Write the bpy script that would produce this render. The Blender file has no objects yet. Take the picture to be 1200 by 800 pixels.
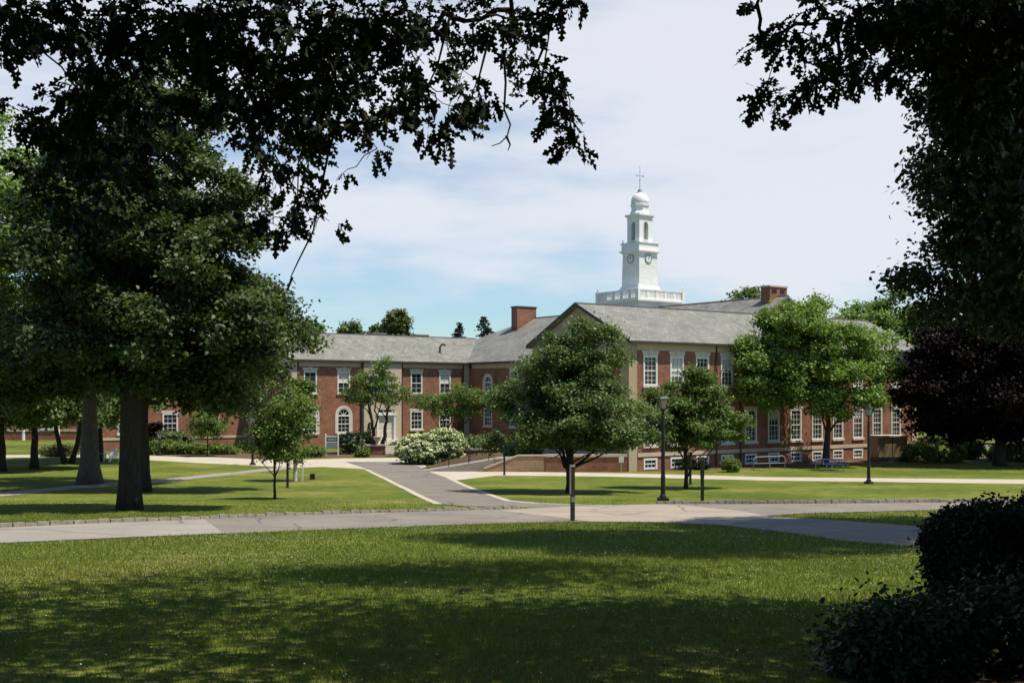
import bpy, bmesh, math, random
import numpy as np
from mathutils import Vector, Matrix
from mathutils.geometry import delaunay_2d_cdt

R = math.radians
scene = bpy.context.scene
COL = scene.collection

# ------------------------------------------------------------------ camera, sky, sun, exposure
EYE = 5.0
cam_d = bpy.data.cameras.new("camera")
cam_d.lens = 40.0
cam_d.sensor_width = 36.0
cam_d.shift_y = 0.0517
cam_d.clip_end = 6000.0
cam = bpy.data.objects.new("camera", cam_d)
COL.objects.link(cam)
cam.location = (0, 0, EYE)
cam.rotation_euler = (R(90), 0, 0)
scene.camera = cam

SUN_EL, SUN_AZ = 66.0, 110.0      # azimuth clockwise from +Y (camera looks along +Y)
sv = Vector((math.cos(R(SUN_EL)) * math.sin(R(SUN_AZ)), math.cos(R(SUN_EL)) * math.cos(R(SUN_AZ)), math.sin(R(SUN_EL))))
sun_d = bpy.data.lights.new("sun", 'SUN')
sun_d.energy = 5.0
sun_d.angle = R(0.53)
sun_d.color = (1.0, 0.935, 0.80)
sun = bpy.data.objects.new("sun", sun_d)
COL.objects.link(sun)
sun.rotation_euler = sv.to_track_quat('Z', 'Y').to_euler()
sun.location = (0, 0, 60)

world = bpy.data.worlds.new("World")
scene.world = world
world.use_nodes = True
wn, wl = world.node_tree.nodes, world.node_tree.links
wn.clear()
w_out = wn.new('ShaderNodeOutputWorld')
w_bg = wn.new('ShaderNodeBackground')
w_bg.inputs['Strength'].default_value = 0.06
sky = wn.new('ShaderNodeTexSky')
sky.sky_type = 'NISHITA'
sky.sun_disc = False
sky.sun_elevation = R(SUN_EL)
sky.sun_rotation = R(SUN_AZ)
sky.altitude = 50
sky.air_density = 1.0
sky.dust_density = 0.4
sky.ozone_density = 2.0
# thin high cloud: a layer over the clear sky, laid out by direction
tc = wn.new('ShaderNodeTexCoord')
sep = wn.new('ShaderNodeSeparateXYZ')
wl.new(tc.outputs['Generated'], sep.inputs[0])
mp = wn.new('ShaderNodeMapping')
mp.inputs['Scale'].default_value = (1.6, 1.6, 6.0)
mp.inputs['Location'].default_value = (3.1, 0.4, 1.3)
mp.inputs['Rotation'].default_value = (0.0, R(9), 0.0)
wl.new(tc.outputs['Generated'], mp.inputs[0])
nz = wn.new('ShaderNodeTexNoise')
nz.inputs['Scale'].default_value = 2.2
nz.inputs['Detail'].default_value = 7
nz.inputs['Roughness'].default_value = 0.55
wl.new(mp.outputs[0], nz.inputs['Vector'])
hgt = wn.new('ShaderNodeMapRange')         # clearer strip low over the horizon
hgt.inputs['From Min'].default_value = 0.04
hgt.inputs['From Max'].default_value = 0.16
hgt.inputs['To Min'].default_value = -0.10
hgt.inputs['To Max'].default_value = 0.13
wl.new(sep.outputs['Z'], hgt.inputs['Value'])
hx = wn.new('ShaderNodeMapRange')          # cloudier to the right of the tower
hx.inputs['From Min'].default_value = -0.15
hx.inputs['From Max'].default_value = 0.25
hx.inputs['To Min'].default_value = -0.05
hx.inputs['To Max'].default_value = 0.13
wl.new(sep.outputs['X'], hx.inputs['Value'])
a1 = wn.new('ShaderNodeMath'); a1.operation = 'ADD'
wl.new(nz.outputs['Fac'], a1.inputs[0]); wl.new(hgt.outputs[0], a1.inputs[1])
a2 = wn.new('ShaderNodeMath'); a2.operation = 'ADD'
wl.new(a1.outputs[0], a2.inputs[0]); wl.new(hx.outputs[0], a2.inputs[1])
cr = wn.new('ShaderNodeMapRange')
cr.interpolation_type = 'SMOOTHSTEP'
cr.inputs['From Min'].default_value = 0.32
cr.inputs['From Max'].default_value = 0.68
cr.inputs['To Min'].default_value = 0.0
cr.inputs['To Max'].default_value = 0.92
wl.new(a2.outputs[0], cr.inputs['Value'])
zen = wn.new('ShaderNodeMapRange')         # the cloud sheet thins out towards the zenith
zen.interpolation_type = 'SMOOTHSTEP'
zen.inputs['From Min'].default_value = 0.38
zen.inputs['From Max'].default_value = 0.62
zen.inputs['To Min'].default_value = 1.0
zen.inputs['To Max'].default_value = 0.05
wl.new(sep.outputs['Z'], zen.inputs['Value'])
cz = wn.new('ShaderNodeMath'); cz.operation = 'MULTIPLY'
ahead = wn.new('ShaderNodeMapRange')       # ... and towards the sky behind
ahead.interpolation_type = 'SMOOTHSTEP'
ahead.inputs['From Min'].default_value = 0.25
ahead.inputs['From Max'].default_value = 0.8
wl.new(sep.outputs['Y'], ahead.inputs['Value'])
ca_ = wn.new('ShaderNodeMath'); ca_.operation = 'MULTIPLY'
wl.new(cr.outputs[0], ca_.inputs[0]); wl.new(ahead.outputs[0], ca_.inputs[1])
wl.new(ca_.outputs[0], cz.inputs[0]); wl.new(zen.outputs[0], cz.inputs[1])
wm = wn.new('ShaderNodeMixRGB')
wm.inputs['Color2'].default_value = (11.0, 11.35, 12.2, 1)
wl.new(cz.outputs[0], wm.inputs['Fac'])
skt = wn.new('ShaderNodeMixRGB'); skt.blend_type = 'MULTIPLY'; skt.inputs['Fac'].default_value = 1.0
skt.inputs['Color2'].default_value = (1.42, 1.70, 1.86, 1)
wl.new(sky.outputs[0], skt.inputs['Color1'])
wl.new(skt.outputs[0], wm.inputs['Color1'])
wl.new(wm.outputs[0], w_bg.inputs['Color'])
wl.new(w_bg.outputs[0], w_out.inputs[0])

scene.view_settings.view_transform = 'Standard'
scene.view_settings.look = 'None'
scene.view_settings.gamma = 1.0
scene.view_settings.use_curve_mapping = False
scene.view_settings.exposure = 0.30
scene.render.engine = 'CYCLES'
scene.cycles.max_bounces = 6
scene.cycles.diffuse_bounces = 3
scene.cycles.glossy_bounces = 2
scene.cycles.transmission_bounces = 3
scene.cycles.transparent_max_bounces = 4
scene.cycles.use_denoising = True

# ------------------------------------------------------------------ terrain and pixel helpers
F = 1200 * 40 / 36.0

def zg(y):
    if y < 42.0:
        return 3.35 - 0.056 * y
    if y < 77.7:
        return ((77.7 - y) / 35.7) ** 2 * 0.998
    return 0.0

def gpt(px, row):
    """ground point seen at a photograph pixel"""
    lo, hi = 2.0, 900.0
    k = (row - 462.0) / F
    for _ in range(60):
        m = 0.5 * (lo + hi)
        if (EYE - zg(m)) / m > k:
            lo = m
        else:
            hi = m
    return Vector(((px - 600.0) / F * lo, lo, zg(lo)))

def wpt(px, row, y):
    return Vector(((px - 600.0) / F * y, y, EYE + (462.0 - row) / F * y))

# ------------------------------------------------------------------ materials
MATS = {}

def new_mat(name):
    m = bpy.data.materials.new(name)
    m.use_nodes = True
    n, l = m.node_tree.nodes, m.node_tree.links
    n.clear()
    out = n.new('ShaderNodeOutputMaterial')
    MATS[name] = m
    return m, n, l, out

def pbsdf(n, col=(0.5, 0.5, 0.5), rough=0.7, spec=0.3, metal=0.0):
    p = n.new('ShaderNodeBsdfPrincipled')
    p.inputs['Base Color'].default_value = (*col, 1)
    p.inputs['Roughness'].default_value = rough
    p.inputs['Specular IOR Level'].default_value = spec
    p.inputs['Metallic'].default_value = metal
    return p

def ramp(n, stops):
    r = n.new('ShaderNodeValToRGB')
    e = r.color_ramp.elements
    while len(e) < len(stops):
        e.new(0.5)
    for i, (pos, c) in enumerate(stops):
        e[i].position = pos
        e[i].color = (*c, 1)
    return r

def noise(n, l, vec, scale, detail=4, rough=0.55):
    t = n.new('ShaderNodeTexNoise')
    t.inputs['Scale'].default_value = scale
    t.inputs['Detail'].default_value = detail
    t.inputs['Roughness'].default_value = rough
    l.new(vec, t.inputs['Vector'])
    return t

def mix(n, l, fac, a, b, mode='MIX'):
    m = n.new('ShaderNodeMixRGB')
    m.blend_type = mode
    for sock, v in ((m.inputs[0], fac), (m.inputs[1], a), (m.inputs[2], b)):
        if isinstance(v, (int, float)):
            sock.default_value = v
        elif isinstance(v, tuple):
            sock.default_value = (*v, 1)
        else:
            l.new(v, sock)
    return m

def simple(name, stops, scale=3.0, rough=0.7, spec=0.3, metal=0.0, bump=0.0, detail=5):
    m, n, l, out = new_mat(name)
    t = n.new('ShaderNodeTexCoord')
    nt = noise(n, l, t.outputs['Object'], scale, detail)
    r = ramp(n, stops)
    l.new(nt.outputs['Fac'], r.inputs[0])
    p = pbsdf(n, rough=rough, spec=spec, metal=metal)
    l.new(r.outputs[0], p.inputs['Base Color'])
    if bump:
        b = n.new('ShaderNodeBump')
        b.inputs['Strength'].default_value = bump
        b.inputs['Distance'].default_value = 0.02
        l.new(nt.outputs['Fac'], b.inputs['Height'])
        l.new(b.outputs[0], p.inputs['Normal'])
    l.new(p.outputs[0], out.inputs[0])
    return m

def bricky(name, c1, c2, mortar, bw, rh, ms, rough, stain, stain_amt, spec=0.25, offset=0.5):
    m, n, l, out = new_mat(name)
    t = n.new('ShaderNodeTexCoord')
    b = n.new('ShaderNodeTexBrick')
    b.inputs['Scale'].default_value = 1.0
    b.inputs['Brick Width'].default_value = bw
    b.inputs['Row Height'].default_value = rh
    b.inputs['Mortar Size'].default_value = ms
    b.inputs['Color1'].default_value = (*c1, 1)
    b.inputs['Color2'].default_value = (*c2, 1)
    b.inputs['Mortar'].default_value = (*mortar, 1)
    b.offset = offset
    l.new(t.outputs['UV'], b.inputs['Vector'])
    n1 = noise(n, l, t.outputs['Object'], 0.7, 6, 0.65)
    n2 = noise(n, l, t.outputs['UV'], 5.0, 5, 0.7)
    r1 = ramp(n, [(0.32, stain), (0.68, (1, 1, 1))])
    l.new(n1.outputs['Fac'], r1.inputs[0])
    r2 = ramp(n, [(0.3, (0.72, 0.72, 0.72)), (0.7, (1.2, 1.2, 1.2))])
    l.new(n2.outputs['Fac'], r2.inputs[0])
    x1 = mix(n, l, stain_amt, b.outputs['Color'], r1.outputs[0], 'MULTIPLY')
    x2 = mix(n, l, 0.8, x1.outputs[0], r2.outputs[0], 'MULTIPLY')
    p = pbsdf(n, rough=rough, spec=spec)
    l.new(x2.outputs[0], p.inputs['Base Color'])
    bp = n.new('ShaderNodeBump')
    bp.inputs['Strength'].default_value = 0.35
    bp.inputs['Distance'].default_value = 0.012
    l.new(b.outputs['Fac'], bp.inputs['Height'])
    bp.invert = True
    l.new(bp.outputs[0], p.inputs['Normal'])
    l.new(p.outputs[0], out.inputs[0])
    return m

M_BRICK = bricky('red_brick', (0.375, 0.140, 0.075), (0.245, 0.088, 0.050), (0.34, 0.24, 0.175), 0.22, 0.075, 0.008, 0.85, (0.58, 0.54, 0.52), 1.0)
M_SLATE = bricky('slate_roof', (0.300, 0.288, 0.250), (0.205, 0.198, 0.172), (0.14, 0.135, 0.12), 0.34, 0.23, 0.012, 0.6, (0.62, 0.63, 0.62), 1.0, 0.3)
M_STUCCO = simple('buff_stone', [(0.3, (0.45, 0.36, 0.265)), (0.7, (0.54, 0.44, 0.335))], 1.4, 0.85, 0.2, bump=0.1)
M_STUCCO_D = simple('shaded_stucco', [(0.3, (0.33, 0.26, 0.17)), (0.7, (0.42, 0.335, 0.23))], 0.9, 0.9, 0.2, bump=0.1)  # darker stucco: the gable end's shade is put into the colour
M_TRIMSTONE = simple('pale_limestone', [(0.3, (0.50, 0.45, 0.38)), (0.7, (0.60, 0.55, 0.475))], 2.0, 0.8, 0.2)
M_WHITE = simple('white_paint', [(0.3, (0.65, 0.635, 0.60)), (0.7, (0.74, 0.725, 0.69))], 1.2, 0.5, 0.35)
M_WHITET = simple('tower_white_paint', [(0.3, (0.77, 0.75, 0.71)), (0.7, (0.84, 0.825, 0.79))], 1.0, 0.55, 0.3)
M_TOWER = bricky('white_clapboard', (0.84, 0.82, 0.785), (0.81, 0.79, 0.755), (0.68, 0.68, 0.68), 60.0, 0.19, 0.012, 0.5, (0.88, 0.87, 0.83), 1.0)
M_GLASSDARK = None
m, n, l, out = new_mat('window_glass')
t = n.new('ShaderNodeTexCoord')
nt = noise(n, l, t.outputs['Object'], 1.3, 3)
r = ramp(n, [(0.35, (0.012, 0.016, 0.017)), (0.7, (0.055, 0.065, 0.06))])
l.new(nt.outputs['Fac'], r.inputs[0])
p = pbsdf(n, rough=0.06, spec=0.5)
l.new(r.outputs[0], p.inputs['Base Color'])
nb = noise(n, l, t.outputs['Object'], 2.6, 1)
bp = n.new('ShaderNodeBump'); bp.inputs['Strength'].default_value = 0.06; bp.inputs['Distance'].default_value = 0.05
l.new(nb.outputs['Fac'], bp.inputs['Height']); l.new(bp.outputs[0], p.inputs['Normal'])
l.new(p.outputs[0], out.inputs[0])
M_GLASS = m
M_BLIND = simple('window_blind', [(0.3, (0.5, 0.49, 0.45)), (0.7, (0.6, 0.58, 0.53))], 2, 0.8)
M_BLACK = simple('black_iron', [(0.3, (0.008, 0.008, 0.009)), (0.7, (0.018, 0.018, 0.018))], 6, 0.45, 0.4)
M_GUTTER = simple('dark_gutter', [(0.3, (0.035, 0.028, 0.024)), (0.7, (0.055, 0.045, 0.038))], 3, 0.5, 0.4)
M_GREYMETAL = simple('galvanised_metal', [(0.3, (0.30, 0.31, 0.31)), (0.7, (0.42, 0.42, 0.42))], 4, 0.4, 0.5, 0.6)
M_ZINC = simple('grey_lead_cap', [(0.3, (0.20, 0.20, 0.19)), (0.7, (0.28, 0.28, 0.27))], 3, 0.5, 0.4)
M_LAMPGLASS = simple('frosted_lamp_glass', [(0.3, (0.34, 0.33, 0.30)), (0.7, (0.45, 0.43, 0.39))], 4, 0.2, 0.5)
M_BROWNPOST = simple('brown_painted_wood', [(0.3, (0.028, 0.020, 0.014)), (0.7, (0.055, 0.040, 0.028))], 9, 0.7, 0.3)
M_GREYWOOD = simple('weathered_grey_plate', [(0.3, (0.24, 0.23, 0.20)), (0.7, (0.34, 0.33, 0.29))], 7, 0.7, 0.3)
M_ASPHALT = None
def surface(name, stops, s1, s2, rough=0.9, bump=0.25, crack=None, patch=None):
    m, n, l, out = new_mat(name)
    t = n.new('ShaderNodeTexCoord')
    na = noise(n, l, t.outputs['Object'], s1, 6, 0.65)
    nb = noise(n, l, t.outputs['Object'], s2, 3, 0.7)
    r = ramp(n, stops)
    l.new(na.outputs['Fac'], r.inputs[0])
    r2 = ramp(n, [(0.25, (0.7, 0.7, 0.7)), (0.75, (1.25, 1.25, 1.25))])
    l.new(nb.outputs['Fac'], r2.inputs[0])
    x = mix(n, l, 0.8, r.outputs[0], r2.outputs[0], 'MULTIPLY')
    last = x
    if crack:
        wv = noise(n, l, t.outputs['Object'], 0.9, 4)
        ad = mix(n, l, 0.35, t.outputs['Object'], wv.outputs['Color'], 'ADD')
        vo = n.new('ShaderNodeTexVoronoi'); vo.feature = 'DISTANCE_TO_EDGE'
        vo.inputs['Scale'].default_value = crack
        l.new(ad.outputs[0], vo.inputs['Vector'])
        rc = ramp(n, [(0.0, (0.35, 0.34, 0.33)), (0.016, (1, 1, 1))])
        l.new(vo.outputs['Distance'], rc.inputs[0])
        last = mix(n, l, 0.8, x.outputs[0], rc.outputs[0], 'MULTIPLY')
    p = pbsdf(n, rough=rough, spec=0.25)
    l.new(last.outputs[0], p.inputs['Base Color'])
    b = n.new('ShaderNodeBump'); b.inputs['Strength'].default_value = bump; b.inputs['Distance'].default_value = 0.02
    l.new(nb.outputs['Fac'], b.inputs['Height']); l.new(b.outputs[0], p.inputs['Normal'])
    l.new(p.outputs[0], out.inputs[0])
    return m
M_ASPHALT = surface('worn_asphalt', [(0.3, (0.165, 0.145, 0.125)), (0.7, (0.250, 0.220, 0.190))], 0.5, 30, crack=0.3)
M_ASPHALT_D = surface('path_asphalt', [(0.3, (0.165, 0.143, 0.122)), (0.7, (0.215, 0.188, 0.162))], 0.5, 30, crack=0.3)
M_CONC = surface('pale_concrete', [(0.3, (0.40, 0.345, 0.275)), (0.7, (0.50, 0.44, 0.36))], 0.6, 18)
M_CONC_G = surface('grey_concrete', [(0.3, (0.24, 0.215, 0.185)), (0.7, (0.31, 0.28, 0.245))], 0.6, 22, crack=0.2)
M_CONC_P = surface('pinkish_concrete', [(0.3, (0.285, 0.235, 0.19)), (0.7, (0.36, 0.30, 0.25))], 0.5, 20, crack=0.25)
M_GRANITE = surface('granite_kerb', [(0.3, (0.19, 0.165, 0.125)), (0.7, (0.42, 0.375, 0.30))], 5.0, 40)
M_MULCH = surface('bark_mulch', [(0.3, (0.075, 0.042, 0.026)), (0.7, (0.16, 0.095, 0.06))], 4.0, 40, bump=0.8)
M_TANWALL = bricky('tan_ramp_wall', (0.36, 0.235, 0.135), (0.31, 0.20, 0.115), (0.33, 0.22, 0.13), 0.6, 0.3, 0.006, 0.85, (0.85, 0.82, 0.8), 0.7)
M_TANBOX = simple('tan_enamel', [(0.3, (0.25, 0.165, 0.085)), (0.7, (0.31, 0.21, 0.115))], 1.5, 0.55, 0.35)
M_BLUE = simple('blue_coated_steel', [(0.3, (0.012, 0.035, 0.13)), (0.7, (0.02, 0.05, 0.18))], 3, 0.45, 0.4)
M_SIGNGREEN = simple('dark_green_panel', [(0.3, (0.020, 0.055, 0.035)), (0.7, (0.03, 0.07, 0.045))], 3, 0.4, 0.4)
M_SIGNGREY = simple('grey_green_panel', [(0.3, (0.17, 0.22, 0.20)), (0.7, (0.21, 0.26, 0.24))], 3, 0.4, 0.4)
M_CREAMPOST = simple('cream_post', [(0.3, (0.66, 0.66, 0.55)), (0.7, (0.74, 0.74, 0.64))], 3, 0.5)

def bark(name, a, b):
    m, n, l, out = new_mat(name)
    t = n.new('ShaderNodeTexCoord')
    mpn = n.new('ShaderNodeMapping'); mpn.inputs['Scale'].default_value = (9, 9, 1.3)
    l.new(t.outputs['Object'], mpn.inputs[0])
    na = noise(n, l, mpn.outputs[0], 1.6, 7, 0.7)
    r = ramp(n, [(0.3, a), (0.7, b)])
    l.new(na.outputs['Fac'], r.inputs[0])
    p = pbsdf(n, rough=0.95, spec=0.15)
    l.new(r.outputs[0], p.inputs['Base Color'])
    bp = n.new('ShaderNodeBump'); bp.inputs['Strength'].default_value = 0.9; bp.inputs['Distance'].default_value = 0.06
    l.new(na.outputs['Fac'], bp.inputs['Height']); l.new(bp.outputs[0], p.inputs['Normal'])
    l.new(p.outputs[0], out.inputs[0])
    return m
M_BARK = bark('dark_bark', (0.028, 0.022, 0.017), (0.075, 0.060, 0.047))
M_BARK_L = bark('grey_brown_bark', (0.085, 0.062, 0.045), (0.20, 0.155, 0.12))

def leafmat(name, dark, mid, light, trans=0.32, rough=0.5, spec=0.35):
    m, n, l, out = new_mat(name)
    at = n.new('ShaderNodeAttribute'); at.attribute_name = 'tint'
    r = ramp(n, [(0.0, dark), (0.5, mid), (1.0, light)])
    l.new(at.outputs['Fac'], r.inputs[0])
    p = pbsdf(n, rough=rough, spec=spec)
    l.new(r.outputs[0], p.inputs['Base Color'])
    tr = n.new('ShaderNodeBsdfTranslucent')
    wc = mix(n, l, 1.0, r.outputs[0], (1.15, 1.25, 0.55), 'MULTIPLY')
    l.new(wc.outputs[0], tr.inputs['Color'])
    ms = n.new('ShaderNodeMixShader'); ms.inputs[0].default_value = trans
    l.new(p.outputs[0], ms.inputs[1]); l.new(tr.outputs[0], ms.inputs[2])
    l.new(ms.outputs[0], out.inputs[0])
    return m
L_MAPLE = leafmat('leaf_deep_green', (0.026, 0.042, 0.012), (0.058, 0.090, 0.026), (0.150, 0.195, 0.070))
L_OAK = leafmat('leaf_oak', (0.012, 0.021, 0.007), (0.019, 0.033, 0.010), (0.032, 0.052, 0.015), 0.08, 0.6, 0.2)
L_TALL = leafmat('leaf_tall_oak', (0.020, 0.034, 0.010), (0.034, 0.056, 0.017), (0.065, 0.095, 0.032), 0.15, 0.6, 0.2)
L_YEL = leafmat('leaf_yellow_green', (0.067, 0.121, 0.018), (0.134, 0.216, 0.036), (0.246, 0.351, 0.078))
L_BRIGHT = leafmat('leaf_fresh_green', (0.050, 0.088, 0.015), (0.105, 0.162, 0.030), (0.195, 0.260, 0.068))
L_MID = leafmat('leaf_mid_green', (0.063, 0.097, 0.031), (0.110, 0.165, 0.052), (0.198, 0.262, 0.092))
L_OLIVE = leafmat('leaf_olive', (0.065, 0.078, 0.024), (0.110, 0.126, 0.042), (0.181, 0.186, 0.072))
L_PURPLE = leafmat('leaf_copper_beech', (0.004, 0.002, 0.002), (0.008, 0.0035, 0.0035), (0.016, 0.007, 0.006), 0.06, 0.65, 0.1)
L_SHRUB = leafmat('leaf_garden_shrub', (0.020, 0.034, 0.012), (0.036, 0.058, 0.020), (0.075, 0.105, 0.042), 0.2, 0.5, 0.35)
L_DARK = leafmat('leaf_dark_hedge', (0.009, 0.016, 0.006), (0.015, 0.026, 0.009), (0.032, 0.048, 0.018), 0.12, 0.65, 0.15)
L_CONIFER = leafmat('needles_blue_green', (0.022, 0.036, 0.022), (0.036, 0.056, 0.034), (0.060, 0.085, 0.052), 0.1)
L_LIME = leafmat('leaf_lime', (0.085, 0.125, 0.022), (0.130, 0.185, 0.036), (0.200, 0.255, 0.065))
L_WHITE = leafmat('flower_cream_white', (0.42, 0.47, 0.22), (0.58, 0.61, 0.36), (0.74, 0.75, 0.55), 0.15, 0.7, 0.1)
L_CLOVER = leafmat('clover_white', (0.50, 0.50, 0.40), (0.62, 0.61, 0.52), (0.74, 0.73, 0.64), 0.15, 0.8, 0.1)
L_GRASS = leafmat('grass_blade', (0.076, 0.114, 0.014), (0.142, 0.186, 0.026), (0.290, 0.310, 0.085), 0.35, 0.55, 0.25)
L_FERN = leafmat('leaf_fern_green', (0.070, 0.105, 0.030), (0.115, 0.155, 0.055), (0.17, 0.21, 0.09))

m, n, l, out = new_mat('lawn_turf')
t = n.new('ShaderNodeTexCoord')
n1 = noise(n, l, t.outputs['Object'], 0.16, 6, 0.6)
n2 = noise(n, l, t.outputs['Object'], 1.4, 6, 0.7)
mpn = n.new('ShaderNodeMapping'); mpn.inputs['Scale'].default_value = (1, 0.5, 1)
l.new(t.outputs['Object'], mpn.inputs[0])
n3 = noise(n, l, mpn.outputs[0], 14, 4, 0.8)
r1 = ramp(n, [(0.40, (0.070, 0.098, 0.016)), (0.50, (0.114, 0.142, 0.023)), (0.57, (0.165, 0.174, 0.037)), (0.64, (0.240, 0.212, 0.074))])
x = mix(n, l, 0.42, n1.outputs['Fac'], n2.outputs['Fac'])
l.new(x.outputs[0], r1.inputs[0])
r3 = ramp(n, [(0.28, (0.45, 0.50, 0.42)), (0.72, (1.45, 1.40, 1.35))])
l.new(n3.outputs['Fac'], r3.inputs[0])
x3 = mix(n, l, 0.85, r1.outputs[0], r3.outputs[0], 'MULTIPLY')
p = pbsdf(n, rough=0.9, spec=0.1)
l.new(x3.outputs[0], p.inputs['Base Color'])
bp = n.new('ShaderNodeBump'); bp.inputs['Strength'].default_value = 0.6; bp.inputs['Distance'].default_value = 0.05
l.new(n3.outputs['Fac'], bp.inputs['Height']); l.new(bp.outputs[0], p.inputs['Normal'])
l.new(p.outputs[0], out.inputs[0])
M_LAWN = m

# ------------------------------------------------------------------ mesh helpers
def link(o, parent=None):
    COL.objects.link(o)
    if parent is not None:
        o.parent = parent
    return o

def props(o, label=None, cat=None, group=None, kind=None):
    if label: o['label'] = label
    if cat: o['category'] = cat
    if group: o['group'] = group
    if kind: o['kind'] = kind
    return o

def thing(name, label, cat, loc=(0, 0, 0), rz=0.0, group=None):
    o = bpy.data.objects.new(name, None)
    o.empty_display_size = 0.3
    link(o)
    o.location = loc
    o.rotation_euler = (0, 0, rz)
    return props(o, label, cat, group)

class MB:
    def __init__(s):
        s.v, s.f = [], []
    def add(s, vs, fs):
        k = len(s.v)
        s.v += [tuple(v) for v in vs]
        s.f += [tuple(i + k for i in f) for f in fs]
        return s
    def box(s, x0, x1, y0, y1, z0, z1):
        return s.add([(x0, y0, z0), (x1, y0, z0), (x1, y1, z0), (x0, y1, z0), (x0, y0, z1), (x1, y0, z1), (x1, y1, z1), (x0, y1, z1)],
                     [(0, 3, 2, 1), (4, 5, 6, 7), (0, 1, 5, 4), (1, 2, 6, 5), (2, 3, 7, 6), (3, 0, 4, 7)])
    def cbox(s, cx, cy, sx, sy, z0, z1):
        return s.box(cx - sx / 2, cx + sx / 2, cy - sy / 2, cy + sy / 2, z0, z1)
    def frustum(s, cx, cy, a, b, z0, z1):
        vs = [(cx + i * h, cy + j * h, z) for z, h in ((z0, a / 2), (z1, b / 2)) for i, j in ((-1, -1), (1, -1), (1, 1), (-1, 1))]
        return s.add(vs, [(0, 3, 2, 1), (4, 5, 6, 7), (0, 1, 5, 4), (1, 2, 6, 5), (2, 3, 7, 6), (3, 0, 4, 7)])
    def lathe(s, prof, cx=0, cy=0, n=16, rot=0.0):
        vs, fs = [], []
        for r, z in prof:
            for i in range(n):
                a = 2 * math.pi * i / n + rot
                vs.append((cx + r * math.cos(a), cy + r * math.sin(a), z))
        for j in range(len(prof) - 1):
            for i in range(n):
                i2 = (i + 1) % n
                fs.append((j * n + i, j * n + i2, (j + 1) * n + i2, (j + 1) * n + i))
        fs.append(tuple(reversed(range(n))))
        fs.append(tuple((len(prof) - 1) * n + i for i in range(n)))
        return s.add(vs, fs)
    def tube(s, pts, rad, n=8, cap=True):
        pts = [Vector(p) for p in pts]
        if isinstance(rad, (int, float)):
            rad = [rad] * len(pts)
        vs, fs = [], []
        ref = None
        for i, p in enumerate(pts):
            d = (pts[min(i + 1, len(pts) - 1)] - pts[max(i - 1, 0)])
            d = d.normalized() if d.length > 1e-9 else Vector((0, 0, 1))
            if ref is None:
                ref = Vector((1, 0, 0)) if abs(d.x) < 0.8 else Vector((0, 1, 0))
            a = (ref - d * ref.dot(d)).normalized()
            b = d.cross(a)
            ref = a
            for k in range(n):
                t_ = 2 * math.pi * k / n
                vs.append(p + (a * math.cos(t_) + b * math.sin(t_)) * rad[i])
        for i in range(len(pts) - 1):
            for k in range(n):
                k2 = (k + 1) % n
                fs.append((i * n + k, i * n + k2, (i + 1) * n + k2, (i + 1) * n + k))
        if cap:
            fs.append(tuple(reversed(range(n))))
            fs.append(tuple((len(pts) - 1) * n + k for k in range(n)))
        return s.add(vs, fs)
    def prism_y(s, poly, y0, y1):
        """polygon in x,z (counter-clockwise seen from -y) extruded along y"""
        k = len(poly)
        vs = [(x, y0, z) for x, z in poly] + [(x, y1, z) for x, z in poly]
        fs = [tuple(range(k)), tuple(reversed(range(k, 2 * k)))]
        for i in range(k):
            j = (i + 1) % k
            fs.append((i, i + k, j + k, j))
        return s.add(vs, fs)
    def prism_x(s, poly, x0, x1):
        k = len(poly)
        vs = [(x0, y, z) for y, z in poly] + [(x1, y, z) for y, z in poly]
        fs = [tuple(reversed(range(k))), tuple(range(k, 2 * k))]
        for i in range(k):
            j = (i + 1) % k
            fs.append((i, j, j + k, i + k))
        return s.add(vs, fs)
    def mesh(s, name, mats, smooth=False, face_mats=None, recalc=True):
        me = bpy.data.meshes.new(name)
        me.from_pydata(s.v, [], s.f)
        if recalc:
            bm = bmesh.new(); bm.from_mesh(me)
            bmesh.ops.recalc_face_normals(bm, faces=bm.faces)
            bm.to_mesh(me); bm.free()
        for mm in (mats if isinstance(mats, (list, tuple)) else [mats]):
            me.materials.append(mm)
        if face_mats:
            me.polygons.foreach_set('material_index', face_mats)
        uv = me.uv_layers.new(name='uv')
        for poly in me.polygons:
            nn = poly.normal
            if abs(nn.z) > 0.97:
                tx, ty = Vector((1, 0, 0)), Vector((0, 1, 0))
            else:
                tx = Vector((0, 0, 1)).cross(nn).normalized()
                ty = nn.cross(tx)
            for li in poly.loop_indices:
                co = me.vertices[me.loops[li].vertex_index].co
                uv.data[li].uv = (co.dot(tx), co.dot(ty))
        if smooth:
            me.polygons.foreach_set('use_smooth', [True] * len(me.polygons))
        me.update()
        return me
    def build(s, name, mats, parent=None, smooth=False, recalc=True):
        return link(bpy.data.objects.new(name, s.mesh(name, mats, smooth, recalc=recalc)), parent)

def fast_mesh(name, verts, k, mat, tint=None, idx=None):
    """numpy verts (N*k,3): N faces of k corners each"""
    verts = np.ascontiguousarray(verts, dtype=np.float32)
    nv = len(verts)
    if idx is None:
        idx = np.arange(nv, dtype=np.int32)
    nl = len(idx)
    nf = nl // k
    me = bpy.data.meshes.new(name)
    me.vertices.add(nv)
    me.vertices.foreach_set('co', verts.ravel())
    me.loops.add(nl)
    me.loops.foreach_set('vertex_index', np.ascontiguousarray(idx, dtype=np.int32))
    me.polygons.add(nf)
    me.polygons.foreach_set('loop_start', np.arange(0, nl, k, dtype=np.int32))
    me.materials.append(mat)
    if tint is not None:
        a = me.attributes.new('tint', 'FLOAT', 'FACE')
        a.data.foreach_set('value', np.ascontiguousarray(np.clip(tint, 0, 1), dtype=np.float32))
    me.update(calc_edges=True)
    return me

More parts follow.
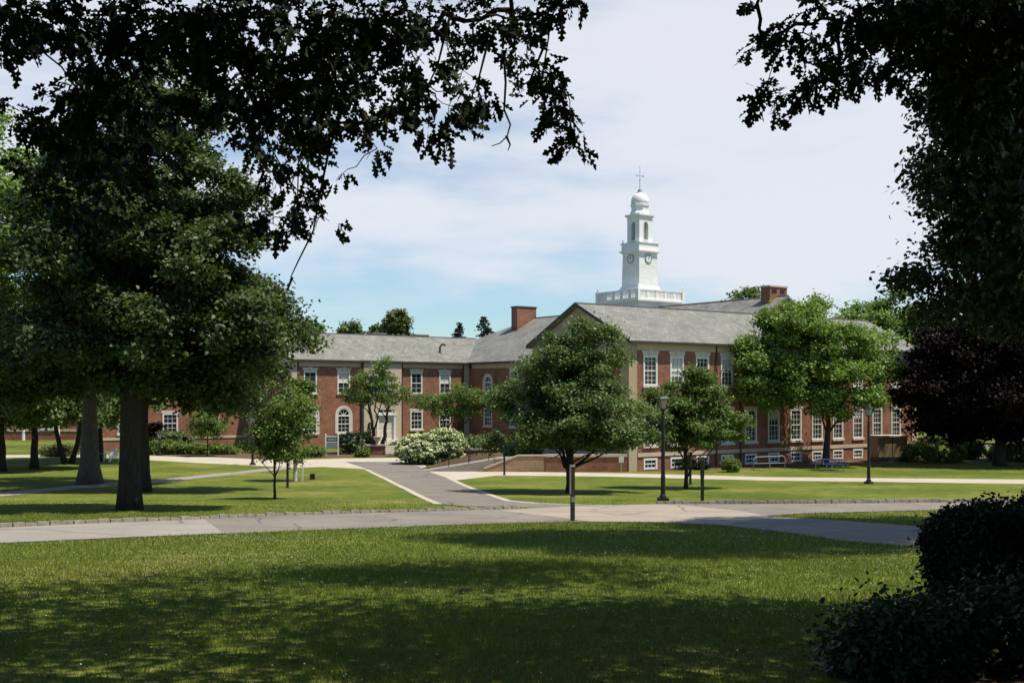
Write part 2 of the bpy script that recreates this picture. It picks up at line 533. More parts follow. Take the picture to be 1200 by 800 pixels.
# ------------------------------------------------------------------ foliage
def unit(rng, n):
    v = rng.normal(size=(n, 3))
    return v / np.linalg.norm(v, axis=1, keepdims=True)

def norm(v):
    return v / np.maximum(np.linalg.norm(v, axis=1, keepdims=True), 1e-9)

def clump_centres(rng, lobes, n, a=3.2, b=1.15, puff=None):
    """points where leaf clumps sit; with puff=(count, radius) they gather on rounded boughs inside the lobes"""
    L = np.array([q[:6] for q in lobes], float)
    w = (L[:, 3] * L[:, 4] * L[:, 5]) ** 0.72 * np.array([q[6] if len(q) > 6 else 1.0 for q in lobes])
    m = n if puff is None else puff[0]
    pick = rng.choice(len(L), m, p=w / w.sum())
    d = unit(rng, m)
    rr = rng.beta(a, b, m)[:, None]
    c = L[pick, :3] + d * L[pick, 3:] * rr
    if puff is None:
        return c, d
    pr = puff[1] * rng.uniform(0.6, 1.35, m)
    k = rng.integers(0, m, n)
    d2 = unit(rng, n)
    d2[:, 2] = np.where(d2[:, 2] < -0.25, -d2[:, 2], d2[:, 2])
    c2 = c[k] + d2 * (pr[k] * rng.beta(4, 1.1, n))[:, None] * np.array([1, 1, 0.8])
    return c2, norm(d2 * 0.8 + d[k] * 0.4)

def leaf_quads(rng, centres, outward, per, leaf, spread, flat=0.6, up=0.7, droop=0.25, aspect=0.66, jit=0.45):
    n = len(centres)
    cnt = np.maximum(1, (per * 1.5 * rng.uniform(1 - jit, 1 + jit, n)).astype(int))
    ci = np.repeat(np.arange(n), cnt)
    N = len(ci)
    off = rng.normal(size=(N, 3)) * spread
    off[:, 2] *= flat
    c = centres[ci] + off
    nrm = unit(rng, N) * 0.85 + np.array([0, 0, up]) + outward[ci] * 0.35
    nrm = norm(nrm)
    t = unit(rng, N)
    t[:, 2] -= droop
    t = norm(t - nrm * (t * nrm).sum(1, keepdims=True))
    s = np.cross(nrm, t)
    ln = (leaf * 1.02 * rng.uniform(0.65, 1.35, N))[:, None]
    q = np.empty((N, 6, 3))
    hw = ln * aspect * 0.5
    q[:, 0] = c - t * ln * 0.5
    q[:, 1] = c + s * hw * 0.85 - t * ln * 0.2 + nrm * ln * 0.06
    q[:, 2] = c + s * hw * 0.8 + t * ln * 0.18 + nrm * ln * 0.04
    q[:, 3] = c + t * ln * 0.5 - nrm * ln * 0.08
    q[:, 4] = c - s * hw * 0.8 + t * ln * 0.18 + nrm * ln * 0.04
    q[:, 5] = c - s * hw * 0.85 - t * ln * 0.2 + nrm * ln * 0.06
    ctint = rng.normal(0.5, 0.17, n)
    tint = ctint[ci] + rng.normal(0, 0.13, N)
    return q.reshape(-1, 3), tint

def limb_path(rng, p0, p1, k=6, sag=0.12, wob=0.05):
    p0, p1 = np.array(p0, float), np.array(p1, float)
    L = np.linalg.norm(p1 - p0)
    out = []
    for i in range(k + 1):
        t_ = i / k
        p = p0 * (1 - t_) + p1 * t_
        p[2] += L * sag * 4 * t_ * (1 - t_)
        if 0 < i < k:
            p += rng.normal(0, wob * L / k * 1.5, 3)
        out.append(p)
    return out

def tree(name, label, base, height, r0, lobes, clumps, per, leaf, spread, lmat, bmat=None, group=None, seed=1, fork=0.4,
         limbs=9, stems=1, lean=(0, 0), flat=0.6, up=0.7, droop=0.25, shell=(3.2, 1.15), flare=1.35, top=0.8, cat='tree', limb_r=0.3, aspect=0.66, puff=None):
    """lobes are relative to the trunk's base"""
    rng = np.random.default_rng(seed)
    root = thing(name, label, cat, base, 0, group)
    cen, outw = clump_centres(rng, lobes, clumps, *shell, puff=puff)
    q, tint = leaf_quads(rng, cen, outw, per, leaf, spread, flat, up, droop, aspect)
    link(bpy.data.objects.new('crown', fast_mesh('crown', q, 6, lmat, tint)), root)
    mb = MB()
    bmat = bmat or M_BARK
    ht = height * top
    for sI in range(stems):
        if stems == 1:
            tip = np.array([lean[0], lean[1], ht])
            b0 = np.array([0, 0, -0.15])
            rr = r0
        else:
            a = 2 * math.pi * (sI + 0.3) / stems
            tip = np.array([lean[0] + math.cos(a) * height * 0.22, lean[1] + math.sin(a) * height * 0.16, ht])
            b0 = np.array([math.cos(a) * r0 * 0.7, math.sin(a) * r0 * 0.7, -0.15])
            rr = r0 * 0.72
        k = 12
        pts, rad = [], []
        for i in range(k + 1):
            t_ = i / k
            p = b0 * (1 - t_) + tip * t_
            if stems > 1:
                p[:2] = b0[:2] * (1 - t_ ** 0.8) + tip[:2] * t_ ** 0.8
            if 0 < i:
                p[:2] += rng.normal(0, rr * (0.22 if rr < 0.3 else 0.05), 2) * min(1, i / 3)
            pts.append(p)
            rad.append(rr * (1 - 0.86 * t_ ** 0.9) * (1 + (flare - 1) * math.exp(-t_ * height / max(0.25, rr * 1.6))))
        mb.tube(pts, rad, 12 if rr > 0.2 else 8)
        order = rng.permutation(len(cen))[:max(1, limbs // stems)]
        for ci in order:
            t_ = rng.uniform(fork, 0.9)
            i = min(k - 1, int(t_ * k))
            s0 = pts[i]
            if cen[ci][2] < s0[2] - 0.1 * height:
                i = max(1, int(fork * k)); s0 = pts[i]
            pth = limb_path(rng, s0, cen[ci], 6, 0.06, 0.12)
            r1 = rad[i] * (limb_r + 0.25 * rng.random())
            mb.tube(pth, [r1 * (1 - 0.88 * j / 6) for j in range(7)], 6)
            for e in range(2):
                c2 = cen[ci] + rng.normal(0, spread * 1.6, 3)
                mb.tube(limb_path(rng, pth[3 + e], c2, 3, 0.05, 0.1), [r1 * 0.4, r1 * 0.28, r1 * 0.18, r1 * 0.06], 5)
    mb.build('trunk', bmat, root, smooth=True)
    return root

def shrub(name, label, base, lobes, clumps, per, leaf, spread, lmat, seed=1, group=None, flowers=None, cat='shrub', up=0.7, stem_r=0.03, shell=(5, 1.0), flat=0.8):
    rng = np.random.default_rng(seed)
    root = thing(name, label, cat, base, 0, group)
    cen, outw = clump_centres(rng, lobes, clumps, *shell)
    keep = cen[:, 2] > 0.03
    cen, outw = cen[keep], outw[keep]
    q, tint = leaf_quads(rng, cen, outw, per, leaf, spread, flat, up, 0.1)
    q[:, 2] = np.maximum(q[:, 2], 0.01 + rng.random(len(q)) * 0.02)
    link(bpy.data.objects.new('foliage', fast_mesh('foliage', q, 6, lmat, tint)), root)
    mb = MB()
    for i in range(7):
        c = cen[rng.integers(len(cen))]
        mb.tube(limb_path(rng, (rng.normal(0, 0.08), rng.normal(0, 0.08), -0.05), c, 4, 0.1, 0.15), [stem_r, stem_r * .8, stem_r * .6, stem_r * .4, stem_r * .2], 5)
    mb.build('stems', M_BARK, root)
    if flowers:
        nf, size, fm = flowers
        fc, fo = clump_centres(rng, [(a, b, c, d * 1.04, e * 1.04, f * 1.05) for a, b, c, d, e, f in lobes], nf * 3, 60, 1.0)
        k2 = (fo[:, 2] > -0.15) & (fc[:, 2] > 0.2)
        fc, fo = fc[k2][:nf], fo[k2][:nf]
        q, tint = leaf_quads(rng, fc, fo, 16, size * 0.62, size * 0.3, 0.7, 0.6, 0.0, 0.8)
        link(bpy.data.objects.new('blossoms', fast_mesh('blossoms', q, 6, fm, tint)), root)
    return root

# ------------------------------------------------------------------ ground
def strip_sheet(name, poly, mat, off, kind='structure', step=1.0):
    """flat polygon (world XY) draped over the terrain, cut on the terrain's own break lines"""
    bm = bmesh.new()
    k = len(poly)
    V2, _, F2 = delaunay_2d_cdt([Vector((p[0], p[1])) for p in poly], [(i, (i + 1) % k) for i in range(k)], [], 1, 1e-5)[:3]
    vs = [bm.verts.new((p[0], p[1], 0)) for p in V2]
    for f in F2:
        bm.faces.new([vs[i] for i in f])
    ys = [p[1] for p in poly]
    y = math.ceil(min(ys))
    while y < max(ys):
        g = bm.verts[:] + bm.edges[:] + bm.faces[:]
        bmesh.ops.bisect_plane(bm, geom=g, dist=1e-5, plane_co=(0, y, 0), plane_no=(0, 1, 0))
        y += step
    for v in bm.verts:
        v.co.z = zlin(v.co.y) + off
    bmesh.ops.recalc_face_normals(bm, faces=bm.faces)
    for f in bm.faces:
        if f.normal.z < 0:
            f.normal_flip()
    me = bpy.data.meshes.new(name)
    bm.to_mesh(me); bm.free()
    me.materials.append(mat)
    o = link(bpy.data.objects.new(name, me))
    return props(o, kind=kind)

def zlin(y):
    """terrain height as the lawn mesh has it (linear between whole metres)"""
    a = math.floor(y)
    t_ = y - a
    return zg(a) * (1 - t_) + zg(a + 1) * t_

mb = MB()
ybr = list(range(-60, 121)) + [150, 220, 400, 900, 2500]
for i, y in enumerate(ybr):
    z = zg(y)
    w = 60 + max(0, y) * 1.2 if y <= 120 else 200 + y
    w = 220 if y <= 120 else max(220, y)
    mb.v += [(-w, y, z), (w, y, z)]
for i in range(len(ybr) - 1):
    mb.f.append((2 * i, 2 * i + 1, 2 * i + 3, 2 * i + 2))
lawn = mb.build('lawn', M_LAWN, recalc=False)
props(lawn, kind='structure')

def gp(lst):
    return [gpt(*q) for q in lst]

MAIN_FRONT = [(-120, 646), (-60, 641), (0, 637), (150, 630), (300, 624), (400, 620), (500, 616), (600, 613), (671, 611.5), (760, 612), (850, 616),
              (930, 625), (987, 634), (1091, 642), (1250, 656), (1400, 670)]
FORK_BACK = [(1400, 642), (1250, 628), (1088, 618), (1042, 614), (987, 610), (895, 604.5)]
FORK_TOP = [(945, 601.5), (1075, 598), (1250, 596), (1400, 595)]
MAIN_BACK = [(1400, 586), (1250, 588), (1075, 589), (900, 590.5), (774, 590.5), (700, 592), (640, 589.5), (600, 586), (560, 574), (530, 562), (510, 554), (495, 547.5), (470, 541),
             (405, 541), (430, 549), (455, 561), (480, 573), (500, 583), (518, 590.5), (545, 593.5), (590, 594), (612, 594.6), (618, 596), (560, 597.6), (500, 599.5), (400, 602),
             (300, 605.5), (200, 610), (100, 613.5), (0, 618.5), (-60, 621), (-120, 624)]
ROAD = gp(MAIN_FRONT + FORK_BACK + FORK_TOP + MAIN_BACK)
strip_sheet('road', ROAD, M_ASPHALT, 0.012)
strip_sheet('road_slab', gp([(-120, 645.5), (-60, 640.6), (0, 636.6), (150, 629.7), (262, 625.2), (240, 608.9), (200, 610.4), (100, 613.9), (0, 618.9), (-60, 621.4), (-120, 624.4)]), M_CONC_G, 0.017)
strip_sheet('junction_slab', gp([(690, 611.2), (760, 611.7), (850, 615.7), (905, 606), (870, 599), (800, 592), (774, 591), (700, 592.6), (655, 594), (585, 598.3)]), M_CONC_P, 0.017)
DIAG = [(640, 589.5), (600, 586), (560, 574), (530, 562), (510, 554), (495, 547.5), (470, 541), (405, 541), (430, 549), (455, 561), (480, 573), (500, 583), (518, 590.5), (545, 593.5), (590, 594), (612, 594.6), (660, 593)]
strip_sheet('path', gp(DIAG), M_ASPHALT_D, 0.015)
WALK = gp([(497, 548.3), (520, 550.8), (560, 552.4), (640, 553), (720, 554.2), (800, 556), (900, 558.8), (1000, 559.8), (1125, 561), (1300, 562.5), (1300, 568), (1125, 565.8), (1000, 564), (900, 562.8), (800, 560.5), (720, 558.4), (640, 557.5), (580, 557.2), (535, 562.5)])
strip_sheet('footpath', WALK, M_CONC, 0.008)
WALK_L = gp([(-80, 580.5), (0, 576.5), (90, 568), (171, 563), (240, 556), (300, 550), (338, 546), (352, 548), (300, 553), (240, 559.4), (171, 566.8), (90, 572.2), (0, 581.5), (-80, 586)])
strip_sheet('footpath', WALK_L, M_CONC_G, 0.008)
PLAZA = gp([(165, 533.6), (250, 535.6), (330, 539), (400, 537), (470, 536), (498, 541), (499, 547), (470, 548), (430, 549.5), (380, 546.8), (340, 548.2), (320, 546.5), (250, 543), (165, 538.5)])
strip_sheet('plaza', PLAZA, M_CONC, 0.004)
WALK_F = gp([(-60, 533.5), (60, 532.5), (165, 533.6), (165, 537), (60, 535.5), (-60, 536.5)])
strip_sheet('footpath', WALK_F, M_CONC, 0.008)
BED = [gpt(955, 775), gpt(985, 748), gpt(1030, 720), (4.2, 8.0, 0), (6.5, 12.2, 0), (12.0, 12.5, 0), (12, 4.0, 0), (2.9, 4.0, 0), (2.1, 5.6, 0)]
strip_sheet('mulch_bed', BED, M_MULCH, 0.006)
strip_sheet('mulch_bed', gp([(640, 551.5), (740, 552.3), (800, 551.6), (900, 548.5), (1010, 543.5), (1200, 539), (1200, 533), (1060, 536), (985, 538), (850, 544), (745, 549), (640, 549.5)]), M_MULCH, 0.005)
strip_sheet('mulch_bed', gp([(172, 532.6), (330, 537.5), (395, 536), (468, 534.5), (460, 529), (330, 529), (172, 526)]), M_MULCH, 0.0065)
strip_sheet('tree_pit', [(p[0], p[1], 0) for p in [gpt(346, 563) + Vector((0.9 * math.cos(a) , 0.8 * math.sin(a), 0)) for a in [i * math.pi / 6 for i in range(12)]]], M_MULCH, 0.005)
strip_sheet('tree_pit', [(p[0], p[1], 0) for p in [gpt(371, 561) + Vector((0.5 * math.cos(a) , 0.5 * math.sin(a), 0)) for a in [i * math.pi / 6 for i in range(12)]]], M_MULCH, 0.005)
strip_sheet('tree_pit', [(p[0], p[1], 0) for p in [gpt(105, 567) + Vector((1.5 * math.cos(a) , 1.4 * math.sin(a), 0)) for a in [i * math.pi / 6 for i in range(12)]]], M_MULCH, 0.005)

strip_sheet('tree_pit', [(p[0], p[1], 0) for p in [gpt(152, 597) + Vector(((1.0 + 0.18 * math.sin(3 * a)) * math.cos(a), (0.9 + 0.15 * math.cos(2 * a)) * math.sin(a), 0)) for a in [i * math.pi / 9 for i in range(18)]]], M_MULCH, 0.005)

def kerb_line(name, pts, w, h, mat, block=None, rng=None):
    """kerb stones laid end to end along a ground line"""
    mb = MB()
    pts = [Vector((p[0], p[1])) for p in pts]
    for i in range(len(pts) - 1):
        a, b = pts[i], pts[i + 1]
        L = (b - a).length
        n_ = max(1, round(L / block)) if block else max(1, round(L / 1.0))
        for k in range(n_):
            g = 0.012 if block else 0.0
            p, q = a.lerp(b, k / n_ + g / max(L, .01)), a.lerp(b, (k + 1) / n_ - g / max(L, .01))
            d = (q - p).normalized()
            nn = Vector((-d.y, d.x))
            hh = h * (1 + (rng.uniform(-0.25, 0.25) if rng else 0))
            jj = rng.uniform(-0.02, 0.02) if rng else 0
            vs = []
            for pt in (p, q):
                for s_ in (jj, w + jj):
                    c = pt + nn * s_
                    zz = zlin(c.y)
                    vs += [(c.x, c.y, zz - 0.05), (c.x, c.y, zz + hh)]
            mb.add(vs, [(0, 1, 3, 2), (4, 6, 7, 5), (1, 5, 7, 3), (0, 4, 5, 1), (2, 3, 7, 6)])
    o = mb.build(name, mat)
    return props(o, kind='structure')
rk = random.Random(4)
kerb_line('kerb', gp([(620, 595.6), (590, 596.6), (560, 597.6), (500, 599.5), (400, 602), (300, 605.5), (200, 610), (100, 613.5), (0, 618.5), (-60, 621), (-120, 624)])[::-1], 0.17, 0.095, M_GRANITE, 0.3, rk)
kerb_line('kerb', gp([(770, 590.7), (800, 590.6), (900, 590.3), (1075, 589), (1250, 588), (1400, 586)]), 0.18, 0.125, M_GRANITE, 0.3, rk)
kerb_line('kerb', gp([(720, 592.4), (680, 591.5), (632, 590), (600, 587), (576, 579), (528, 559.5), (497, 548)])[::-1], -0.28, 0.022, M_CONC)
kerb_line('kerb', gp([(432, 550), (455, 561), (480, 573), (500, 583), (518, 590.5)]), -0.3, 0.022, M_CONC)

# turf: blades and clover where the camera can tell them
def in_poly(x, y, poly):
    inside = np.zeros(len(x), bool)
    px = [p[0] for p in poly]; py = [p[1] for p in poly]
    j = len(poly) - 1
    for i in range(len(poly)):
        c = ((py[i] > y) != (py[j] > y)) & (x < (px[j] - px[i]) * (y - py[i]) / (py[j] - py[i] + 1e-12) + px[i])
        inside ^= c
        j = i
    return inside
ZTAB = np.array([zg(float(i)) for i in range(-5, 130)])
def zarr(y):
    return np.interp(y, np.arange(-5, 130), ZTAB)

rng = np.random.default_rng(7)
GV, GT = [], []
for (y0, y1, dens, h, w) in ((4.5, 12, 1700, 0.045, 0.007), (12, 19, 1000, 0.048, 0.010), (19, 30, 480, 0.050, 0.014), (30, 46, 190, 0.042, 0.02)):
    area = (y1 - y0) * (y0 + y1) / 2 * 1.0
    N = int(area * dens)
    y = np.sqrt(rng.uniform(y0 ** 2, y1 ** 2, N))
    x = rng.uniform(-0.5, 0.5, N) * y
    ok = ~in_poly(x, y, ROAD) & ~in_poly(x, y, [(p[0], p[1]) for p in BED]) & ~in_poly(x, y, WALK) & ~in_poly(x, y, WALK_L)
    if y0 == 30: ok &= rng.random(N) < np.clip((46 - y) / 14, 0, 1)
    x, y = x[ok], y[ok]
    N = len(x)
    patch = 0.6 * np.sin(x * 0.7 + 2 * np.sin(y * 0.31)) * np.cos(y * 0.9 + 1.7 * np.sin(x * 0.43)) + 0.5 * np.sin(x * 2.3 + 1.5 * np.sin(y * 1.7)) * np.sin(y * 2.9 + 1.2 * np.cos(x * 1.9)) \
        + 0.35 * np.sin(x * 6.1 + 2 * np.sin(y * 4.7)) * np.sin(y * 7.3 + 1.6 * np.sin(x * 5.3))
    hh = h * rng.uniform(0.4, 1.4, N) * (1 + 0.45 * patch)
    hh = np.where(rng.random(N) < 0.03, hh * 1.7, hh)
    a = rng.uniform(0, 2 * math.pi, N)
    ln = hh * rng.uniform(0.15, 0.9, N)
    la = rng.uniform(0, 2 * math.pi, N)
    z = zarr(y)
    q = np.empty((N, 3, 3))
    q[:, 0] = np.stack([x - np.cos(a) * w / 2, y - np.sin(a) * w / 2, z - 0.005], 1)
    q[:, 1] = np.stack([x + np.cos(a) * w / 2, y + np.sin(a) * w / 2, z - 0.005], 1)
    q[:, 2] = np.stack([x + np.cos(la) * ln, y + np.sin(la) * ln, z + hh], 1)
    GV.append(q.reshape(-1, 3))
    GT.append(0.42 + 0.20 * patch + rng.normal(0, 0.17, N) + (rng.random(N) < 0.06) * 0.4)
grass = link(bpy.data.objects.new('lawn_grass', fast_mesh('lawn_grass', np.concatenate(GV), 3, L_GRASS, np.concatenate(GT))))
props(grass, 'short mown grass blades of the front lawn', 'grass', kind='stuff')

N = 15000
y = np.sqrt(rng.uniform(6 ** 2, 27 ** 2, N)); x = rng.uniform(-0.5, 0.5, N) * y
den = 0.5 + 0.5 * np.sin(x * 0.55 + 1.3 * np.sin(y * 0.5)) * np.sin(y * 0.62 + 1.1 * np.cos(x * 0.37))
ok = (~in_poly(x, y, ROAD)) & (rng.random(N) < 0.04 + 0.9 * den ** 2.2) & ~in_poly(x, y, [(p[0], p[1]) for p in BED])
x, y = x[ok], y[ok]; N = len(x)
z = zarr(y) + rng.uniform(0.045, 0.085, N)
rr = rng.uniform(0.005, 0.0105, N)
base = np.array([(1, 0, 0), (0, 1, 0), (-1, 0, 0), (0, -1, 0), (0, 0, 1.0), (0, 0, -0.8)])
V = np.stack([x, y, z], 1)[:, None, :] + base[None] * rr[:, None, None]
tri = np.array([0, 1, 4, 1, 2, 4, 2, 3, 4, 3, 0, 4, 1, 0, 5, 2, 1, 5, 3, 2, 5, 0, 3, 5])
idx = (np.arange(N)[:, None] * 6 + tri[None]).ravel()
clover = link(bpy.data.objects.new('clover_flowers', fast_mesh('clover_flowers', V.reshape(-1, 3), 3, L_CLOVER, np.repeat(rng.random(N), 8), idx)))
props(clover, 'small white clover flower heads scattered over the front lawn', 'clover', kind='stuff')

# ------------------------------------------------------------------ the college hall
TH = math.atan2(0.595, 0.804)
HALL = thing('college_hall', 'long red brick college hall with grey slate roofs, stone bands and white windows', 'building', (7.57, 73.6, 0), TH)

def wall(mb, p0, p1, z0, z1, openings=(), depth=0.16):
    p0, p1 = Vector(p0), Vector(p1)
    d = (p1 - p0); L = d.length; d.normalize()
    nr = Vector((d.y, -d.x))
    ss = sorted({0.0, L, *[round(o[0], 4) for o in openings], *[round(o[1], 4) for o in openings]})
    zs = sorted({z0, z1, *[round(o[2], 4) for o in openings], *[round(o[3], 4) for o in openings]})
    P = lambda s_, z_, off=0.0: (p0.x + d.x * s_ - nr.x * off, p0.y + d.y * s_ - nr.y * off, z_)
    for i in range(len(ss) - 1):
        for j in range(len(zs) - 1):
            cs, cz = (ss[i] + ss[i + 1]) / 2, (zs[j] + zs[j + 1]) / 2
            if any(o[0] < cs < o[1] and o[2] < cz < o[3] for o in openings):
                continue
            mb.add([P(ss[i], zs[j]), P(ss[i + 1], zs[j]), P(ss[i + 1], zs[j + 1]), P(ss[i], zs[j + 1])], [(0, 1, 2, 3)])
    for (a, b, c, e) in openings:
        for q in ([P(a, c), P(a, e), P(a, e, depth), P(a, c, depth)], [P(b, e), P(b, c), P(b, c, depth), P(b, e, depth)],
                  [P(a, e), P(b, e), P(b, e, depth), P(a, e, depth)], [P(b, c), P(a, c), P(a, c, depth), P(b, c, depth)]):
            mb.add(q, [(0, 1, 2, 3)])

WIN = {}
def window_kind(key, w, h, cols, rows, lintel='key', arch=False, blind=0.0, sill=True):
    hw = w / 2
    f = MB()
    rect_h = h
    for x0, x1 in ((-hw - 0.05, -hw + 0.07), (hw - 0.07, hw + 0.05)):
        f.box(x0, x1, -0.035, 0.09, 0.0 if sill else -0.05, h + 0.04)
    f.box(-hw + 0.07, hw - 0.07, -0.033, 0.09, h - 0.09, h + 0.04)
    f.box(-hw + 0.07, hw - 0.07, -0.02, 0.09, -0.03, 0.09)
    f.box(-hw + 0.07, hw - 0.07, 0.02, 0.10, h / 2 - 0.035, h / 2 + 0.035)
    for i in range(1, cols):
        x_ = -hw + 0.07 + (w - 0.14) * i / cols
        f.box(x_ - 0.013, x_ + 0.013, 0.035, 0.085, 0.088, h - 0.088)
    for i in range(1, rows):
        if i * 2 == rows:
            continue
        z_ = h * i / rows
        f.box(-hw + 0.072, hw - 0.072, 0.037, 0.083, z_ - 0.013, z_ + 0.013)
    if arch:
        # half-round head filled with radiating bars, above the rectangular sashes
        n_ = 10
        vs = []
        for ring, rr_ in enumerate((hw - 0.06, hw + 0.05)):
            for i in range(n_ + 1):
                a = math.pi * i / n_
                vs += [(rr_ * math.cos(a), -0.03, h + rr_ * math.sin(a)), (rr_ * math.cos(a), 0.088, h + rr_ * math.sin(a))]
        fs = []
        o2 = 2 * (n_ + 1)
        for i in range(n_):
            a, b = 2 * i, 2 * i + 2
            fs += [(a, b, o2 + b, o2 + a), (a, a + 1, b + 1, b), (o2 + a, o2 + b, o2 + b + 1, o2 + a + 1)]
        f.add(vs, fs)
        for ang in (45, 90, 135):
            c_, s_ = math.cos(R(ang)), math.sin(R(ang))
            f.tube([(0.0, 0.05, h), ((hw - 0.05) * c_, 0.05, h + (hw - 0.05) * s_)], 0.02, 4)
    p = MB()
    if arch:
        n_ = 10
        vs = [(-hw + .01, 0.095, 0), (hw - .01, 0.095, 0)] + [((hw - .01) * math.cos(math.pi * i / n_), 0.095, h + (hw - .01) * math.sin(math.pi * i / n_)) for i in range(n_ + 1)]
        p.add(vs, [tuple(range(len(vs)))])
    else:
        p.add([(-hw + .01, 0.095, 0.0), (hw - .01, 0.095, 0.0), (hw - .01, 0.095, h - .01), (-hw + .01, 0.095, h - .01)], [(0, 1, 2, 3)])
    res = {'frame': f.mesh('window', M_WHITE), 'pane': p.mesh('pane', M_GLASS, recalc=False), 'w': w, 'h': h, 'arch': arch}
    if sill:
        res['sill'] = MB().box(-hw - 0.14, hw + 0.14, -0.11, 0.05, -0.15, 0.012).mesh('sill', M_TRIMSTONE)
    if arch:
        s_ = MB()
        n_ = 14
        r1, r2 = hw + 0.045, hw + 0.26
        vs = []
        for r_ in (r1, r2):
            for i in range(n_ + 1):
                a = math.pi * i / n_
                for y_ in (-0.055, 0.06):
                    vs.append((r_ * math.cos(a), y_, h + r_ * math.sin(a)))
        fs = []; o2 = 2 * (n_ + 1)
        for i in range(n_):
            a, b = 2 * i, 2 * i + 2
            fs += [(a, b, o2 + b, o2 + a), (a, a + 1, b + 1, b), (o2 + a, o2 + b, o2 + b + 1, o2 + a + 1)]
        fs += [(0, o2, o2 + 1, 1), (o2 - 2, o2 - 1, 2 * o2 - 1, 2 * o2 - 2)]
        s_.add(vs, fs)
        for sg in (-1, 1):
            a, b = sorted((sg * r1, sg * r2))
            s_.box(a, b, -0.055, 0.06, -0.1, h - 0.004)
        # corner fillers behind the arch, where the square opening is wider than the round head
        for sg in (-1, 1):
            pts = [(sg * (hw + 0.02), h)] + [(sg * (hw - 0.0) * math.cos(math.pi / 2 * i / 6), h + hw * math.sin(math.pi / 2 * i / 6)) for i in range(1, 7)] + [(0, h + hw + 0.03), (sg * (hw + 0.02), h + hw + 0.03)]
            s_.add([(x_, 0.004, z_) for x_, z_ in pts], [tuple(range(len(pts)))])
        res['lintel'] = s_.mesh('surround', M_TRIMSTONE)
    elif lintel == 'key':
        lt = MB()
        lt.prism_y([(-hw - 0.06, h + 0.045), (hw + 0.06, h + 0.045), (hw + 0.2, h + 0.36), (-hw - 0.2, h + 0.36)], -0.05, 0.05)
        lt.prism_y([(-0.11, h + 0.02), (0.11, h + 0.02), (0.17, h + 0.42), (-0.17, h + 0.42)], -0.09, 0.04)
        res['lintel'] = lt.mesh('lintel', M_TRIMSTONE)
    elif lintel == 'flat':
        res['lintel'] = MB().box(-hw - 0.16, hw + 0.16, -0.05, 0.05, h + 0.045, h + 0.26).mesh('lintel', M_TRIMSTONE)
    if blind:
        res['blind'] = MB().box(-hw + 0.075, hw - 0.075, 0.086, 0.0935, h * (1 - blind), h - 0.02).mesh('blind', M_BLIND)
    WIN[key] = res

window_kind('upper', 1.16, 1.92, 3, 6)
window_kind('upper_blind', 1.16, 1.92, 3, 6, blind=0.45)
window_kind('upper_low', 1.16, 1.92, 3, 6, blind=0.72)
window_kind('lower_blind', 1.14, 2.25, 3, 6, lintel='flat', blind=0.3)
window_kind('lower', 1.14, 2.25, 3, 6, lintel='flat')
window_kind('basement', 1.12, 0.66, 3, 2, lintel=None, sill=False)
window_kind('west', 1.22, 2.0, 2, 4)
window_kind('west_blind', 1.22, 2.0, 2, 4, blind=0.5)
window_kind('arched', 1.3, 1.6, 3, 4, arch=True)
window_kind('arched_small', 1.2, 0.9, 3, 2, arch=True)
window_kind('west_lower', 1.3, 1.75, 3, 4, lintel='flat')
window_kind('gable', 1.16, 1.92, 3, 6)

def opening(kind, s_, z_):
    k = WIN[kind]
    return (s_ - k['w'] / 2, s_ + k['w'] / 2, z_, z_ + k['h'] + (k['w'] / 2 if k['arch'] else 0))

def put_windows(root, p0, p1, items):
    p0, p1 = Vector(p0), Vector(p1)
    d = (p1 - p0).normalized()
    rz = math.atan2(d.y, d.x)
    for kind, s_, z_ in items:
        k = WIN[kind]
        o = link(bpy.data.objects.new('window', k['frame']), root)
        o.location = (p0.x + d.x * s_, p0.y + d.y * s_, z_)
        o.rotation_euler = (0, 0, rz)
        for part in ('pane', 'sill', 'lintel', 'blind'):
            if part in k:
                link(bpy.data.objects.new({'lintel': 'lintel'}.get(part, part), k[part]), o)
        if 'blind' in k:
            o['label'] = 'white sash window with its blind half drawn'
        elif k['arch']:
            o['label'] = 'white round-headed window in a pale stone surround'

def facade(root, p0, p1, z0, z1, items, mat=M_BRICK):
    mb = MB()
    wall(mb, p0, p1, z0, z1, [opening(*it) for it in items])
    mb.build('wall', mat, root, recalc=False)
    put_windows(root, p0, p1, items)

WX = [1.88 + 2.43 * i for i in range(12)]
items = []
for i, x_ in enumerate(WX):
    items.append(({3: 'upper_blind', 1: 'upper_low', 7: 'upper_blind', 9: 'upper_low'}.get(i, 'upper'), x_, 5.6))
    items.append(('lower_blind' if i in (5, 8, 9) else 'lower', x_, 1.65))
    items.append(('basement', x_, 0.12))
facade(HALL, (0, 0), (31.3, 0), -0.4, 7.95, items)
# gable end, facing left of the camera
gi = [('gable', 3.2, 5.6), ('gable', 7.0, 5.6), ('lower', 3.2, 1.65), ('lower', 7.0, 1.65)]
facade(HALL, (0, 10.2), (0, 0), -0.4, 7.95, gi)
mb = MB(); wall(mb, (31.3, 0), (31.3, 10.2), -0.4, 8.4); wall(mb, (31.3, 10.2), (0, 10.2), -0.4, 8.4)
mb.build('wall', M_BRICK, HALL, recalc=False)
